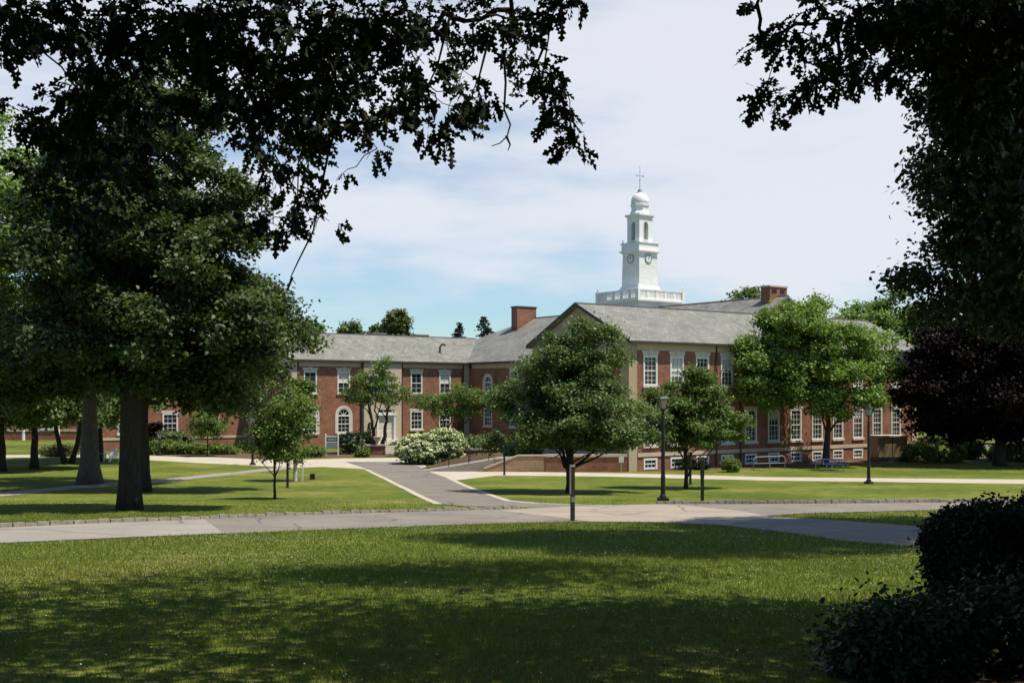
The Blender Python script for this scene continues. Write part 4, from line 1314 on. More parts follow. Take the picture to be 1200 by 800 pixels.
# picnic table
b = gpt(972, 551)
root = thing('picnic_table', 'blue steel picnic table in the shade on the lawn by the hall', 'table', b, 0.25)
MB().box(-0.95, 0.95, -0.38, 0.38, 0.70, 0.75).build('table_top', M_BLUE, root)
for sg in (-1, 1):
    MB().box(-0.95, 0.95, sg * 0.72 - 0.14, sg * 0.72 + 0.14, 0.42, 0.46).build('bench_seat', M_BLUE, root)
for sg in (-0.6, 0.6):
    mb = MB(); mb.tube([(sg, -0.7, 0.0), (sg, -0.72, 0.42), (sg, 0.72, 0.41), (sg, 0.7, 0.0)], 0.03, 6); mb.tube([(sg, -0.3, 0.42), (sg, -0.25, 0.71)], 0.03, 6); mb.tube([(sg, 0.3, 0.42), (sg, 0.25, 0.71)], 0.03, 6)
    mb.build('leg_frame', M_GREYMETAL, root)
# metal hand rail
b = gpt(902, 550)
root = thing('pipe_railing', 'galvanised pipe railing beside the hall basement steps', 'railing', b, 0.3)
mb = MB(); mb.tube([(-1.2, 0, -0.05), (-1.2, 0, 0.72), (-1.05, 0, 0.85), (1.0, 0, 0.9), (1.15, 0, 0.75), (1.15, 0, -0.05)], 0.035, 8); mb.build('top_rail', M_ZINC, root, smooth=True)
mb = MB(); mb.tube([(0, 0, -0.05), (0, 0, 0.86)], 0.03, 8); mb.tube([(-1.18, 0, 0.42), (1.13, 0, 0.42)], 0.025, 8); mb.build('middle_rail', M_ZINC, root)
# utility cabinet
b = gpt(1040, 540)
root = thing('utility_cabinet', 'tan utility cabinet on a dark base beside the clipped shrub at right', 'cabinet', (b.x, b.y - 0.3, 0), 0.1)
MB().box(-1.1, 1.25, -0.7, 0.9, -0.05, 0.36).build('plinth', M_BLACK, root)
MB().box(-1.15, 1.15, -0.65, 0.85, 0.36, 1.86).build('body', M_TANBOX, root)
mb = MB(); mb.box(-1.25, 1.25, -0.75, 0.95, 1.86, 1.96); mb.build('lid', M_TRIMSTONE, root)
MB().box(0.35, 0.75, -0.67, -0.645, 1.28, 1.34).build('handle', M_GUTTER, root)
mb = MB(); mb.box(-0.02, 0.02, -0.668, -0.64, 0.4, 1.8); mb.build('door_seam', M_GUTTER, root)
# ground spotlight on the lawn
b = gpt(366, 561.5)
root = thing('ground_spotlight', 'little black ground spotlight on a mulch patch in the lawn', 'spotlight', b, 0.4)
MB().cbox(0, 0, 0.26, 0.22, -0.02, 0.22).build('housing', M_BLACK, root)
mb = MB(); mb.frustum(0, -0.02, 0.2, 0.3, 0.22, 0.32); mb.build('hood', M_BLACK, root)
# lawn chairs (white) seen between the left trunks
for i, (px_, row_, lab) in enumerate(((134, 541.5, 'white slatted lawn chair behind the left trunks, the one nearer the big trunk'), (122, 540, 'white slatted lawn chair behind the left trunks, the one nearer the grey trunk'))):
    b = gpt(px_, row_)
    root = thing('lawn_chair', lab, 'chair', b, 0.5 + i * 0.6, 'white lawn chairs under the left trees')
    mb = MB()
    for k in range(4): mb.add(*[(lambda q: (q.v, q.f))(MB().box(-0.27 + 0.14 * k, -0.15 + 0.14 * k, 0.22, 0.25, 0.3, 1.0))][0])
    mb.build('backrest', M_WHITE, root)
    mb = MB()
    for k in range(4): mb.box(-0.28, 0.28, -0.35 + 0.14 * k, -0.23 + 0.14 * k, 0.33, 0.355)
    mb.build('seat', M_WHITE, root)
    for sg in (-1, 1):
        MB().box(sg * 0.36 - 0.07, sg * 0.36 + 0.07, -0.4, 0.3, 0.55, 0.575).build('armrest', M_WHITE, root)
        MB().box(sg * 0.33 - 0.02, sg * 0.33 + 0.02, -0.38, -0.28, 0.0, 0.55).build('leg', M_WHITE, root)
        MB().box(sg * 0.33 - 0.02, sg * 0.33 + 0.02, 0.14, 0.24, 0.0, 0.55).build('leg', M_WHITE, root)
# pale bench far right
b = gpt(1153, 534)
root = thing('park_bench', 'pale wooden park bench glimpsed under the purple beech at far right', 'bench', b, -0.1)
for k, (z0_, y_) in enumerate(((0.62, 0.24), (0.78, 0.27))):
    MB().box(-0.75, 0.75, y_, y_ + 0.03, z0_, z0_ + 0.12).build('back_slat', M_CREAMPOST, root)
mb = MB()
for k in range(3): mb.box(-0.75, 0.75, -0.22 + 0.15 * k, -0.10 + 0.15 * k, 0.42, 0.45)
mb.build('seat', M_CREAMPOST, root)
for sg in (-0.62, 0.62):
    MB().box(sg - 0.03, sg + 0.03, -0.22, -0.16, 0, 0.42).build('leg', M_GUTTER, root)
    MB().box(sg - 0.03, sg + 0.03, 0.18, 0.235, 0, 0.9).build('leg', M_GUTTER, root)
# urn near the entrance
root = thing('stone_urn', 'pale stone urn on the planter wall by the entrance', 'urn', (wpt(442, 524, 94.15).x, 94.15, 0.87), 0)
MB().lathe([(0.16, 0), (0.16, 0.06), (0.08, 0.12), (0.12, 0.2), (0.3, 0.42), (0.36, 0.6), (0.38, 0.64), (0.33, 0.64)], 0, 0, 14).build('bowl', M_TRIMSTONE, root)

# ------------------------------------------------------------------ mid-distance trees
b = gpt(152, 597.5)
k = b.y / F
tree('shade_tree', 'massive dark-trunked shade tree on the left lawn nearest the road', b, 14.5, 0.37,
     [(0.6, 0, 12.2, 2.6, 2.6, 2.4), (0.2, 0.2, 9.3, 4.0, 4.0, 2.6), (1.5, 0, 7.2, 3.2, 3.3, 2.0), (-3.4, 0, 8.2, 3.6, 3.6, 2.8), (1.9, -0.6, 4.9, 2.9, 2.6, 1.4, 1.4), (3.2, 0, 5.8, 1.6, 2, 1.6, 1.4), (1.3, 1.5, 4.3, 3.2, 2.0, 1.1, 2.2), (-2.6, 0.5, 4.2, 3.0, 2.2, 1.0, 1.5), (2.4, 0.4, 7.6, 2.3, 2.4, 1.8), (-3.0, -0.6, 5.2, 3.2, 2.8, 1.5), (-0.5, -2.0, 6.0, 3, 2, 1.6), (2.6, 0.4, 9.2, 1.5, 1.8, 1.6)],
     1450, 75, 0.15, 0.25, L_MAPLE, M_BARK, 'big shade trees on the left lawn', 11, limbs=26, fork=0.34, flat=0.6, top=0.9, flare=1.25, puff=(210, 0.75))
b = gpt(105, 567)
tree('shade_tree', 'tall shade tree with pale grey-brown trunk beside the left footpath', b, 17, 0.53,
     [(0, 0, 13, 5.5, 5, 4.5), (-4, 0, 9, 5, 4, 3), (3, -1, 9, 4.5, 4, 3), (0, -2, 7.2, 5.5, 3.5, 1.8), (4, 0, 6.4, 4.5, 3.5, 1.6)], 700, 75, 0.2, 0.4, L_MAPLE, M_BARK_L, 'big shade trees on the left lawn', 12, puff=(90, 1.3), limbs=16, fork=0.4, flare=1.5)
b = gpt(167, 576)
tree('shade_tree', 'dark shade tree half hidden behind the nearest massive trunk', b, 16, 0.36,
     [(0.5, 0, 12, 4.0, 4, 3.5), (2.2, 0.5, 8.2, 4.2, 4, 2.6), (-2.5, 0, 9, 4, 4, 3), (3.4, 0, 6.2, 3.4, 3, 1.4), (2.8, 0, 4.9, 3.8, 2.6, 1.3, 1.6), (-2.5, 0, 5.2, 3.4, 2.6, 1.2, 1.4), (5.2, 0.5, 7.5, 2.2, 2.4, 2.2)], 620, 75, 0.19, 0.4, L_MAPLE, M_BARK, 'big shade trees on the left lawn', 13, puff=(80, 1.2), limbs=14, fork=0.4)
tree('shade_tree', 'tall sunlit yellow-green tree at the far left edge of the lawn', (-25.5, 51, zg(51)), 19, 0.4,
     [(0, 0, 14.5, 4.8, 4.6, 4.6), (1.5, -1, 10.5, 4.2, 4, 3), (-3, 0, 9.5, 5, 4, 3.4)], 420, 75, 0.19, 0.4, L_YEL, M_BARK, 'big shade trees on the left lawn', 14, puff=(70, 1.2), limbs=12)
for i, (px_, row_, hh, lab) in enumerate(((40, 549, 11, 'low-branched dark tree left of the pale grey-brown trunk'), (80, 543, 12, 'dark tree with forked trunk just left of the pale trunk and farther off'), (2, 552, 12, 'dark tree at the left edge with its trunk cut by the frame'), (117, 540, 12, 'dark leafy tree standing behind the white lawn chairs'))):
    b = gpt(px_, row_)
    tree('shade_tree', lab, b, hh, 0.28, [(0, 0, hh * 0.68, 4.6, 4.4, hh * 0.3), (2.2, -0.5, hh * 0.42, 3.6, 3, 2.0), (-2.4, 0, hh * 0.45, 3.6, 3.2, 2.2), (0.5, -0.8, hh * 0.30, 4.2, 2.8, 1.3)], 400, 70, 0.24, 0.42, (L_MID, L_BRIGHT, L_MID, L_MID)[i], M_BARK, 'big shade trees on the left lawn', 20 + i, limbs=9, stems=2 if i == 1 else 1, puff=(50, 1.2))
# young lawn trees
b = gpt(322, 584.5)
tree('young_tree', 'thin-stemmed young tree casting a small shadow on the left lawn', b, 5.0, 0.06,
     [(0.3, 0, 3.5, 1.25, 1.2, 1.25), (-0.2, 0, 2.3, 1.45, 1.3, 0.8), (0.45, 0, 2.0, 0.95, 1.0, 0.65)], 110, 55, 0.11, 0.19, L_BRIGHT, M_BARK, 'young trees on the left lawn', 31, limbs=12, fork=0.3, shell=(2.5, 1.2))
b = gpt(346, 563.5)
yt = tree('young_tree', 'young feathery tree tied to pale stakes beside the plaza walk', b, 6.0, 0.07,
     [(0.0, 0, 4.3, 1.1, 1.1, 1.5), (-0.1, 0, 2.8, 1.35, 1.2, 1.0), (0.5, 0, 5.0, 0.8, 0.8, 0.8)], 70, 50, 0.17, 0.26, L_BRIGHT, M_BARK, 'young trees on the left lawn', 32, limbs=12, fork=0.3, shell=(2.5, 1.2))
mb = MB()
MB().tube([(0, 0, 0), (0, 0, 1.1)], 0.11, 10).build('trunk_guard', M_TRIMSTONE, yt)
for i, x_ in enumerate((-0.42, 0.42)):
    s_ = thing('tree_stake', ('left' if i == 0 else 'right') + ' one of the two pale stakes beside the guarded young trunk', 'stake', (b.x + x_, b.y - 0.05, b.z))
    MB().cbox(0, 0, 0.06, 0.06, -0.1, 1.25).build('stake', M_CREAMPOST, s_)
b = gpt(243, 534.5)
tree('young_tree', 'neat dome-crowned small tree in front of the left brick annexe', b, 4.1, 0.07, [(0, 0, 2.7, 1.5, 1.4, 1.05), (0, 0, 2.0, 1.6, 1.4, 0.6)], 100, 50, 0.14, 0.22, L_BRIGHT, M_BARK, 'young trees on the left lawn', 33, limbs=10, fork=0.3)
# entrance trees
b = Vector((wpt(444, 525, 96).x, 96, 0.3))
tree('entrance_tree', 'fork-stemmed small tree standing before the white entrance door', b, 7.0, 0.30,
     [(-0.4, 0, 5.9, 2.2, 2.0, 1.15), (1.2, 0, 4.6, 1.9, 1.7, 0.95), (-1.6, 0, 4.7, 1.7, 1.6, 0.9), (0.3, 0, 7.1, 0.9, 0.9, 1.0)], 150, 45, 0.15, 0.24, L_BRIGHT, M_BARK, 'small trees along the west wing', 41, limbs=12, stems=2, fork=0.3, top=0.72, shell=(2.6, 1.2), limb_r=0.4)
b = Vector((wpt(529, 523, 92).x, 92, 0.0))
tree('entrance_tree', 'wide low-branching tree behind the white flowering bush', b, 6.0, 0.17,
     [(-1.6, 0, 4.4, 1.9, 1.7, 0.8), (1.4, 0, 4.9, 2.2, 1.8, 1.05), (3.4, 0, 4.5, 1.8, 1.6, 0.8), (0.3, 0, 3.6, 2.6, 1.8, 0.5)], 170, 45, 0.15, 0.24, L_BRIGHT, M_BARK, 'small trees along the west wing', 42, limbs=14, stems=2, fork=0.3, top=0.7, shell=(2.6, 1.2), limb_r=0.4)
# centre tree
b = gpt(668, 577)
tree('lawn_tree', 'broad dark green pyramidal tree in the middle of the lawn before the gable', b, 7.9, 0.19,
     [(0.7, 0, 7.0, 1.3, 1.3, 0.8), (0.5, 0, 6.0, 2.2, 2.2, 1.2), (0.1, 0, 4.9, 3.1, 2.9, 1.3), (-0.8, 0, 3.7, 3.2, 3.0, 1.2), (1.3, 0, 3.7, 3.0, 2.8, 1.2), (-1.5, -0.3, 2.5, 2.5, 2.4, 0.65), (2.0, -0.3, 2.5, 2.3, 2.3, 0.65), (0.2, -1.3, 2.6, 3.0, 2.0, 0.7)],
     900, 75, 0.13, 0.24, L_MID, M_BARK, 'trees on the middle lawn', 51, limbs=26, fork=0.2, flat=0.55, top=0.88, shell=(2.6, 1.2), puff=(190, 0.6))
b = gpt(804, 572)
tree('lawn_tree', 'smaller fresh green spreading tree just right of the tall lamp post', b, 6.4, 0.105,
     [(0.7, 0, 5.6, 0.75, 0.8, 0.8), (0.5, 0, 4.5, 1.7, 1.6, 0.9), (-0.5, 0, 3.3, 1.8, 1.7, 0.95), (1.4, 0, 3.2, 1.7, 1.6, 0.95), (0.4, -0.8, 2.5, 2.2, 1.5, 0.6), (2.5, 0, 2.9, 0.9, 0.9, 0.7), (-1.5, 0, 2.8, 1.5, 1.3, 0.7), (-1.0, 0, 4.2, 1.3, 1.2, 0.8), (0.4, 0, 3.8, 2.2, 1.8, 0.9)],
     420, 70, 0.12, 0.2, L_BRIGHT, M_BARK, 'trees on the middle lawn', 52, limbs=24, fork=0.16, flat=0.5, top=0.82, shell=(2.6, 1.2), puff=(80, 0.55))
b = gpt(967, 546)
tree('lawn_tree', 'broad round sunlit tree close to the right end of the hall', b, 11.5, 0.25,
     [(-1.0, 0, 9.6, 3.2, 2.4, 2.2), (1.6, 0.8, 9.0, 2.9, 2.2, 2.2), (-3.4, -0.5, 7.2, 2.5, 2.0, 2.2), (3.7, 2.0, 7.3, 2.3, 1.8, 2.1), (0, -1.2, 6.6, 3.4, 1.8, 2.2), (-2.8, -0.6, 4.7, 2.4, 1.7, 1.3), (2.2, 0, 4.9, 2.7, 1.8, 1.5), (-4.2, -0.9, 5.4, 2.0, 1.5, 1.6), (0.5, -1.4, 4.4, 2.4, 1.2, 1.1)],
     820, 75, 0.19, 0.34, L_YEL, M_BARK, 'trees on the middle lawn', 53, limbs=22, fork=0.25, top=0.8, lean=(0.5, 0), puff=(85, 1.15))
# copper beech
tree('copper_beech', 'dark purple-leaved beech spreading low at the right edge', (wpt(1172, 556, 80).x, 80, 0.0), 13.0, 0.42,
     [(0, 0, 9.0, 5.6, 4.6, 3.0), (-3.4, -0.5, 7.3, 3.8, 3.4, 2.4), (3, 0, 6.6, 4.4, 3.6, 3.0), (-4.6, -0.8, 5.0, 3.2, 2.8, 2.0), (0, -2.5, 4.8, 5.0, 2.8, 2.0), (3.5, -1.5, 3.6, 4.6, 3, 2.0), (-6.2, -1.0, 3.4, 0.8, 0.9, 1.3), (-2.0, 0, 3.2, 4.4, 2.6, 1.6), (2.0, -1.0, 2.9, 4.4, 2.6, 1.5)],
     700, 85, 0.24, 0.42, L_PURPLE, M_BARK, None, 61, limbs=18, fork=0.2)
tree('shade_tree', 'second copper-leaved tree far right behind the purple beech', (wpt(1262, 550, 84).x, 84, 0), 12, 0.4,
     [(0, 0, 7.2, 5.4, 4.4, 3.2), (-3.0, 0, 4.2, 3.4, 3, 1.8), (3, 0, 4.4, 3.6, 3, 2.0)], 260, 80, 0.28, 0.5, L_PURPLE, M_BARK, None, 62, limbs=10)
# tall dark right-hand tree
tree('tall_oak', 'tall dark tree rising out of the top of the picture at right', (16.3, 25.5, zg(25.5)), 20, 0.42,
     [(-5.2, -6.2, 18.4, 4.2, 3.4, 1.5, 2.6), (-2.0, -4.0, 19.0, 5.0, 4.0, 2.0), (-7.6, -4.6, 18.6, 3.0, 2.4, 1.1, 2.4), (0.0, 0, 15.5, 5.6, 5.0, 4.0), (-3.7, 0, 14.0, 3.6, 3.6, 2.6), (-3.7, 0, 10.6, 3.5, 3.2, 2.2), (-4.3, 0, 8.2, 3.2, 3.0, 1.8, 2.0), (-4.2, 0, 5.8, 3.3, 2.8, 1.4, 2.4), (-4.0, 0, 11.6, 3.4, 3.0, 2.0, 1.4), (-1.0, 0, 4.6, 3.4, 2.8, 1.2, 1.6), (-3.2, 0, 12.0, 4.0, 3.6, 2.8), (-3.6, -0.6, 9.4, 4.0, 3.4, 2.2), (-2.8, 0, 6.9, 3.6, 3.2, 1.6), (1.5, 0, 10.5, 5, 4.2, 3.5), (0.5, -1.0, 6.6, 4.5, 3.4, 1.8)],
     2700, 100, 0.13, 0.28, L_TALL, M_BARK, None, 63, limbs=26, fork=0.28, shell=(2.8, 1.2))
# background trees over the roofs
tree('background_tree', 'round leafy tree rising behind the right end of the hall roof', (wpt(1030, 530, 126).x, 126, 0), 17, 0.4,
     [(0, 0, 13.2, 4.4, 3.6, 3.4), (3.6, 0, 12.0, 3.8, 3.2, 3.0), (-3.2, 0, 11.0, 3.6, 3, 3), (2, 0, 8, 5, 3.5, 3)], 360, 70, 0.3, 0.5, L_YEL, M_BARK, None, 71, limbs=8, puff=(50, 1.3))
tree('background_tree', 'sparse-crowned tree showing above the roof ridge beside the chimney', (wpt(882, 530, 138).x, 138, 0), 19, 0.3,
     [(0, 0, 16.6, 2.6, 2, 1.4), (-1.5, 0, 15.2, 2.2, 2, 1.2), (1.5, 0, 14.5, 2.5, 2, 2)], 60, 40, 0.38, 0.45, L_BRIGHT, M_BARK, None, 72, limbs=8)
for i, (px_, topr, wpx, lab, mt) in enumerate(((465, 364, 26, 'round bushy tree peeping over the west wing roof', L_OLIVE), (410, 377, 26, 'low dark tree top showing left of the round one over the west roof', L_MID), (366, 380, 34, 'low green tree top showing over the left end of the west roof', L_BRIGHT), (444, 383, 12, 'tiny tree top between two others over the west roof', L_MID))):
    y_ = 150.0
    zt = EYE + (462 - topr) / F * y_
    w_ = wpx / F * y_ / 2
    tree('background_tree', lab, (wpt(px_, 530, y_).x, y_, 0), zt + 0.5, 0.3, [(0, 0, zt - w_ * 1.0, w_, w_, w_ * 1.05), (0, 0, zt - w_ * 2.4, w_ * 1.15, w_, w_ * 1.4)], 90, 60, 0.4, 0.42, mt, M_BARK, None, 73 + i, limbs=5)

def conifer(label, px_, topr, y_, wpx, seed):
    rng = np.random.default_rng(seed)
    zt = EYE + (462 - topr) / F * y_
    w_ = wpx / F * y_ / 2
    root = thing('conifer', label, 'tree', (wpt(px_, 530, y_).x, y_, 0), 0, 'conifers behind the west roof')
    cen = []
    lev = 34
    for i in range(lev):
        t_ = i / (lev - 1)
        zz = zt - 0.25 - t_ * zt * 0.72
        rr = w_ * (0.06 + 1.0 * min(3.0, t_ * zt * 0.72 / 2.6) ** 0.75) * rng.uniform(0.75, 1.15)
        for k_ in range(4 + int(9 * t_)):
            a = rng.uniform(0, 2 * math.pi)
            for f_ in (0.3, 0.65, 1.0):
                cen.append((math.cos(a) * rr * f_, math.sin(a) * rr * f_, zz - rr * f_ * 0.22))
    cen = np.array(cen)
    q, tint = leaf_quads(rng, cen, np.zeros_like(cen), 7, 0.3, 0.13, 0.5, 0.8, 0.5)
    link(bpy.data.objects.new('crown', fast_mesh('crown', q, 6, L_CONIFER, tint)), root)
    MB().tube([(0, 0, -0.1), (0, 0, zt - 0.1)], [0.3, 0.02], 8).build('trunk', M_BARK, root)
conifer('taller pointed conifer left of the roof chimney', 567, 370, 146, 26, 81)
conifer('smaller pointed conifer behind the west roof ridge', 538, 377, 150, 20, 82)
# belts of trees closing the view left and right
bt = [(-34, 131, 13), (-44, 126, 14), (-55, 128, 15), (-66, 131, 13), (-76, 126, 15), (-30, 118, 11)]
labs = ['dark far tree behind the annexe, nearest its right end', 'far tree behind the annexe, second along the belt', 'far tree between annexe and lodge', 'far tree just behind the lodge', 'outermost far tree beyond the lodge', 'dense far tree close behind the annexe roof']
for i, (x_, y_, hh) in enumerate(bt):
    tree('background_tree', labs[i], (x_, y_ + 8, 0), hh, 0.35, [(0, 0, hh * 0.66, 5.6, 4, hh * 0.32), (-2.5, 0, hh * 0.36, 4.4, 3, 2.8), (3, 0, hh * 0.36, 4.4, 3, 2.8)], 150, 60, 0.5, 0.75, (L_MID, L_BRIGHT)[i % 2], M_BARK, 'far trees closing the left side', 90 + i, limbs=6)
bt = [(52, 112, 13), (62, 108, 15), (74, 112, 14), (47, 128, 12)]
labs = ['far tree glimpsed under the purple beech, left of its trunk', 'far tree behind the purple beech trunk', 'far tree at the extreme right behind the copper trees', 'far tree just past the right end of the hall']
for i, (x_, y_, hh) in enumerate(bt):
    tree('background_tree', labs[i], (x_, y_, 0), hh, 0.35, [(0, 0, hh * 0.62, 5.6, 4, hh * 0.34), (-2.5, 0, hh * 0.32, 4.4, 3, 2.8), (3, 0, hh * 0.3, 4.4, 3, 2.8)], 150, 60, 0.5, 0.75, (L_MID, L_OLIVE)[i % 2], M_BARK, 'far trees closing the right side', 96 + i, limbs=6)

# ------------------------------------------------------------------ shrubs
b = Vector((wpt(506, 545, 82).x, 82, 0))
shrub('flowering_bush', 'large bush covered in cream white flowers beside the diagonal path', b,
      [(-0.9, 0, 0.9, 1.6, 1.4, 1.2), (0.9, 0.2, 1.2, 1.6, 1.4, 1.25), (0, -0.4, 0.6, 2.2, 1.2, 0.9)], 190, 55, 0.15, 0.17, L_FERN, 101, flowers=(520, 0.24, L_WHITE))
b = Vector((wpt(418, 536, 96).x, 96, 0))
shrub('flowering_bush', 'smaller dark bush with sparse pale flowers right of the entrance sign', b,
      [(-0.5, 0, 0.8, 0.95, 1.0, 0.95), (0.6, 0, 0.8, 0.95, 1.0, 0.95)], 100, 50, 0.16, 0.17, L_FERN, 102, flowers=(60, 0.2, L_WHITE))
b = Vector((wpt(424, 537, 91).x, 91, 0))
shrub('low_shrub', 'tiny rounded shrub at the foot of the dark flowering bush', b, [(0, 0, 0.35, 0.6, 0.5, 0.4)], 35, 40, 0.12, 0.12, L_LIME, 103)
b = Vector((wpt(369, 538, 91).x, 91, 0))
shrub('low_shrub', 'bright green low shrub left of the entrance sign', b, [(0, 0, 0.35, 1.0, 0.7, 0.5), (-1.2, 0, 0.3, 0.9, 0.6, 0.4)], 70, 45, 0.14, 0.14, L_LIME, 104)
lx = [(178, 1.0), (196, 1.15), (214, 1.0), (232, 0.9), (250, 0.8), (263, 0.75)]
for i, (px_, s_) in enumerate(lx):
    b = Vector((wpt(px_, 533, 95).x, 95, 0))
    shrub('low_shrub', ['lime green low shrub first in the row, nearest the dark trunk', 'lime green low shrub beside the short lamp post', 'lime green low shrub third along, middle of the row', 'lime green low shrub in front of the dome-crowned tree, left side', 'lime green low shrub in front of the dome-crowned tree, right side', 'last lime green low shrub by the annexe pilaster'][i],
          b, [(0, 0, 0.4 * s_, 0.95, 0.7, 0.62 * s_)], 55, 45, 0.14, 0.14, L_LIME, 110 + i, group='row of lime green shrubs before the annexe')
b = Vector((wpt(200, 528, 99).x, 99, 0))
shrub('low_shrub', 'grey-green tall shrub behind the lime shrubs against the annexe', b, [(0, 0, 1.0, 1.9, 0.8, 0.8)], 70, 45, 0.18, 0.17, L_FERN, 117)
b = Vector((wpt(192, 518, 100).x - 0.5, 99.2, 0))
shrub('low_shrub', 'dark red-leaved shrub against the annexe wall', b, [(0, 0, 1.5, 0.8, 0.6, 1.0)], 50, 45, 0.18, 0.17, L_PURPLE, 118)
b = gpt(1094, 541)
shrub('clipped_shrub', 'wide clipped mound shrub lit green right of the tan cabinet', (b.x, b.y, 0), [(0, 0, 0.7, 2.1, 1.3, 1.05), (-0.9, 0, 0.5, 1.4, 1.2, 0.8), (0.9, 0, 0.5, 1.3, 1.2, 0.8)], 210, 50, 0.12, 0.13, L_LIME, 121, shell=(12, 1.0))
b = gpt(856, 553)
shrub('clipped_shrub', 'small round ball shrub against the basement windows', (b.x, b.y, 0), [(0, 0, 0.42, 0.55, 0.5, 0.45)], 70, 45, 0.09, 0.08, L_LIME, 122, shell=(10, 1.0))
b = gpt(812, 551)
shrub('low_shrub', 'dark low shrub under the fresh green tree at the hall wall', (b.x, b.y + 0.8, 0), [(0, 0, 0.3, 1.1, 0.5, 0.4)], 50, 40, 0.11, 0.1, L_DARK, 123)
for i, (px_, y_, w_, h_, lab) in enumerate(((560, 87, 1.4, 1.7, 'dark shrub behind the planter wall, left one'), (582, 85.5, 1.3, 2.1, 'taller dark shrub behind the planter wall'), (470, 97, 1.0, 0.8, 'low dark shrub right of the stone steps'), (610, 81, 1.4, 1.5, 'dark shrub above the tan ramp'))):
    shrub('low_shrub', lab, (wpt(px_, 530, y_).x, y_, 0), [(0, 0, h_ * 0.55, w_, 0.9, h_ * 0.5)], 90, 45, 0.15, 0.16, L_MID, 124 + i)
for i, (px_, row_, w_, h_, lab) in enumerate(((1135, 538, 1.1, 1.5, 'upright dark shrub right of the clipped mound'), (1190, 540, 2.2, 1.1, 'dark shrub mass at the right edge under the beech'), (70, 534.5, 1.3, 0.8, 'olive low shrub between the left trunks'))):
    b = gpt(px_, row_)
    shrub('low_shrub', lab, (b.x, b.y, 0), [(0, 0, h_ * 0.5, w_, 1.0, h_ * 0.55)], 90, 45, 0.16, 0.16, L_OLIVE if i == 2 else L_MID, 130 + i)

# near hedge and shrubs at right
rng = np.random.default_rng(201)
HX0, HX1, HY0, HY1 = 3.92, 9.2, 9.6, 10.7
zb = zg(10.6)
HT = 1.24
N = 2400
c = np.stack([rng.uniform(HX0, HX1, N), rng.uniform(HY0, HY1, N), rng.uniform(0.12, HT, N)], 1)
face = rng.integers(0, 4, N)
edge = rng.beta(1, 6, N) * 0.35
c[face == 0, 1] = HY0 + edge[face == 0]
c[face == 1, 2] = HT - edge[face == 1]
c[face == 2, 0] = HX0 + edge[face == 2]
# soften the corner
dx_ = np.clip(HX0 + 0.45 - c[:, 0], 0, 1); dz_ = np.clip(c[:, 2] - (HT - 0.45), 0, 1)
pull = np.clip(np.hypot(dx_, dz_) - 0.42, 0, 1)[:, None]
c += pull * np.array([0.8, 0, -0.8])
c += np.stack([0.05 * np.sin(c[:, 1] * 3 + c[:, 2] * 5), 0.07 * np.sin(c[:, 0] * 4 + c[:, 2] * 3), 0.05 * np.sin(c[:, 0] * 5 + c[:, 1] * 2)], 1)
o_ = np.zeros_like(c); o_[face == 0, 1] = -1; o_[face == 1, 2] = 1; o_[face == 2, 0] = -1
q, tint = leaf_quads(rng, c, o_, 40, 0.044, 0.06, 0.9, 0.5, 0.0, 0.55)
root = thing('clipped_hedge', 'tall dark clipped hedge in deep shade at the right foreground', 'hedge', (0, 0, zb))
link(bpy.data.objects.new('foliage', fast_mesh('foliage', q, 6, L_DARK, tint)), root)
mb = MB()
for i in range(16):
    x_ = HX0 + 0.4 + i * 0.33
    for k_ in range(4):
        mb.tube([(x_, 10.1, -0.1), (x_ + rng.normal(0, .2), 10.15 + rng.normal(0, .2), 0.6), (x_ + rng.normal(0, .3), 10.15 + rng.normal(0, .3), 1.18)], [0.025, 0.016, 0.006], 5)
for i in range(10):   # shoots standing above the clipped top
    pass
mb.build('stems', M_BARK, root)
near = [(2.80, 8.7, 0.38, 0.40, 'leafy dark shrub at the tip of the mulch bed, lowest of the foreground shrubs'),
        (3.22, 8.9, 0.48, 0.44, 'dark arching shrub second from the lawn, left of the clipped hedge corner'),
        (3.80, 9.0, 0.55, 0.55, 'dark shrub directly below the left corner of the clipped hedge'),
        (4.45, 8.7, 0.70, 0.70, 'dark broad shrub in front of the middle of the clipped hedge'),
        (4.35, 8.0, 0.45, 0.42, 'dark shrub at the right frame edge nearest the camera')]
for i, (x_, y_, w_, h_, lab) in enumerate(near):
    shrub('garden_shrub', lab, (x_, y_, zg(y_)), [(0, 0, h_ * 0.5, w_, w_ * 0.85, h_ * 0.62), (w_ * 0.3, 0, h_ * 0.6, w_ * 0.6, w_ * 0.6, h_ * 0.5)], 150, 34, 0.05, 0.11, L_SHRUB, 210 + i, group='dark garden shrubs in the right foreground', stem_r=0.012, shell=(2.4, 0.9), flat=1.0)

# ------------------------------------------------------------------ the overhanging oaks
half = [(0.0, 0.0), (0.035, 0.06), (0.05, 0.14), (0.13, 0.19), (0.18, 0.25), (0.15, 0.30), (0.075, 0.34), (0.085, 0.40), (0.20, 0.46), (0.27, 0.54), (0.23, 0.60), (0.09, 0.60), (0.09, 0.68), (0.18, 0.74), (0.21, 0.82), (0.15, 0.87), (0.11, 0.86), (0.09, 0.96), (0.0, 1.0)]
OUT = np.array(half + [(-a, b_) for a, b_ in half[-2:0:-1]])
NK = len(OUT)

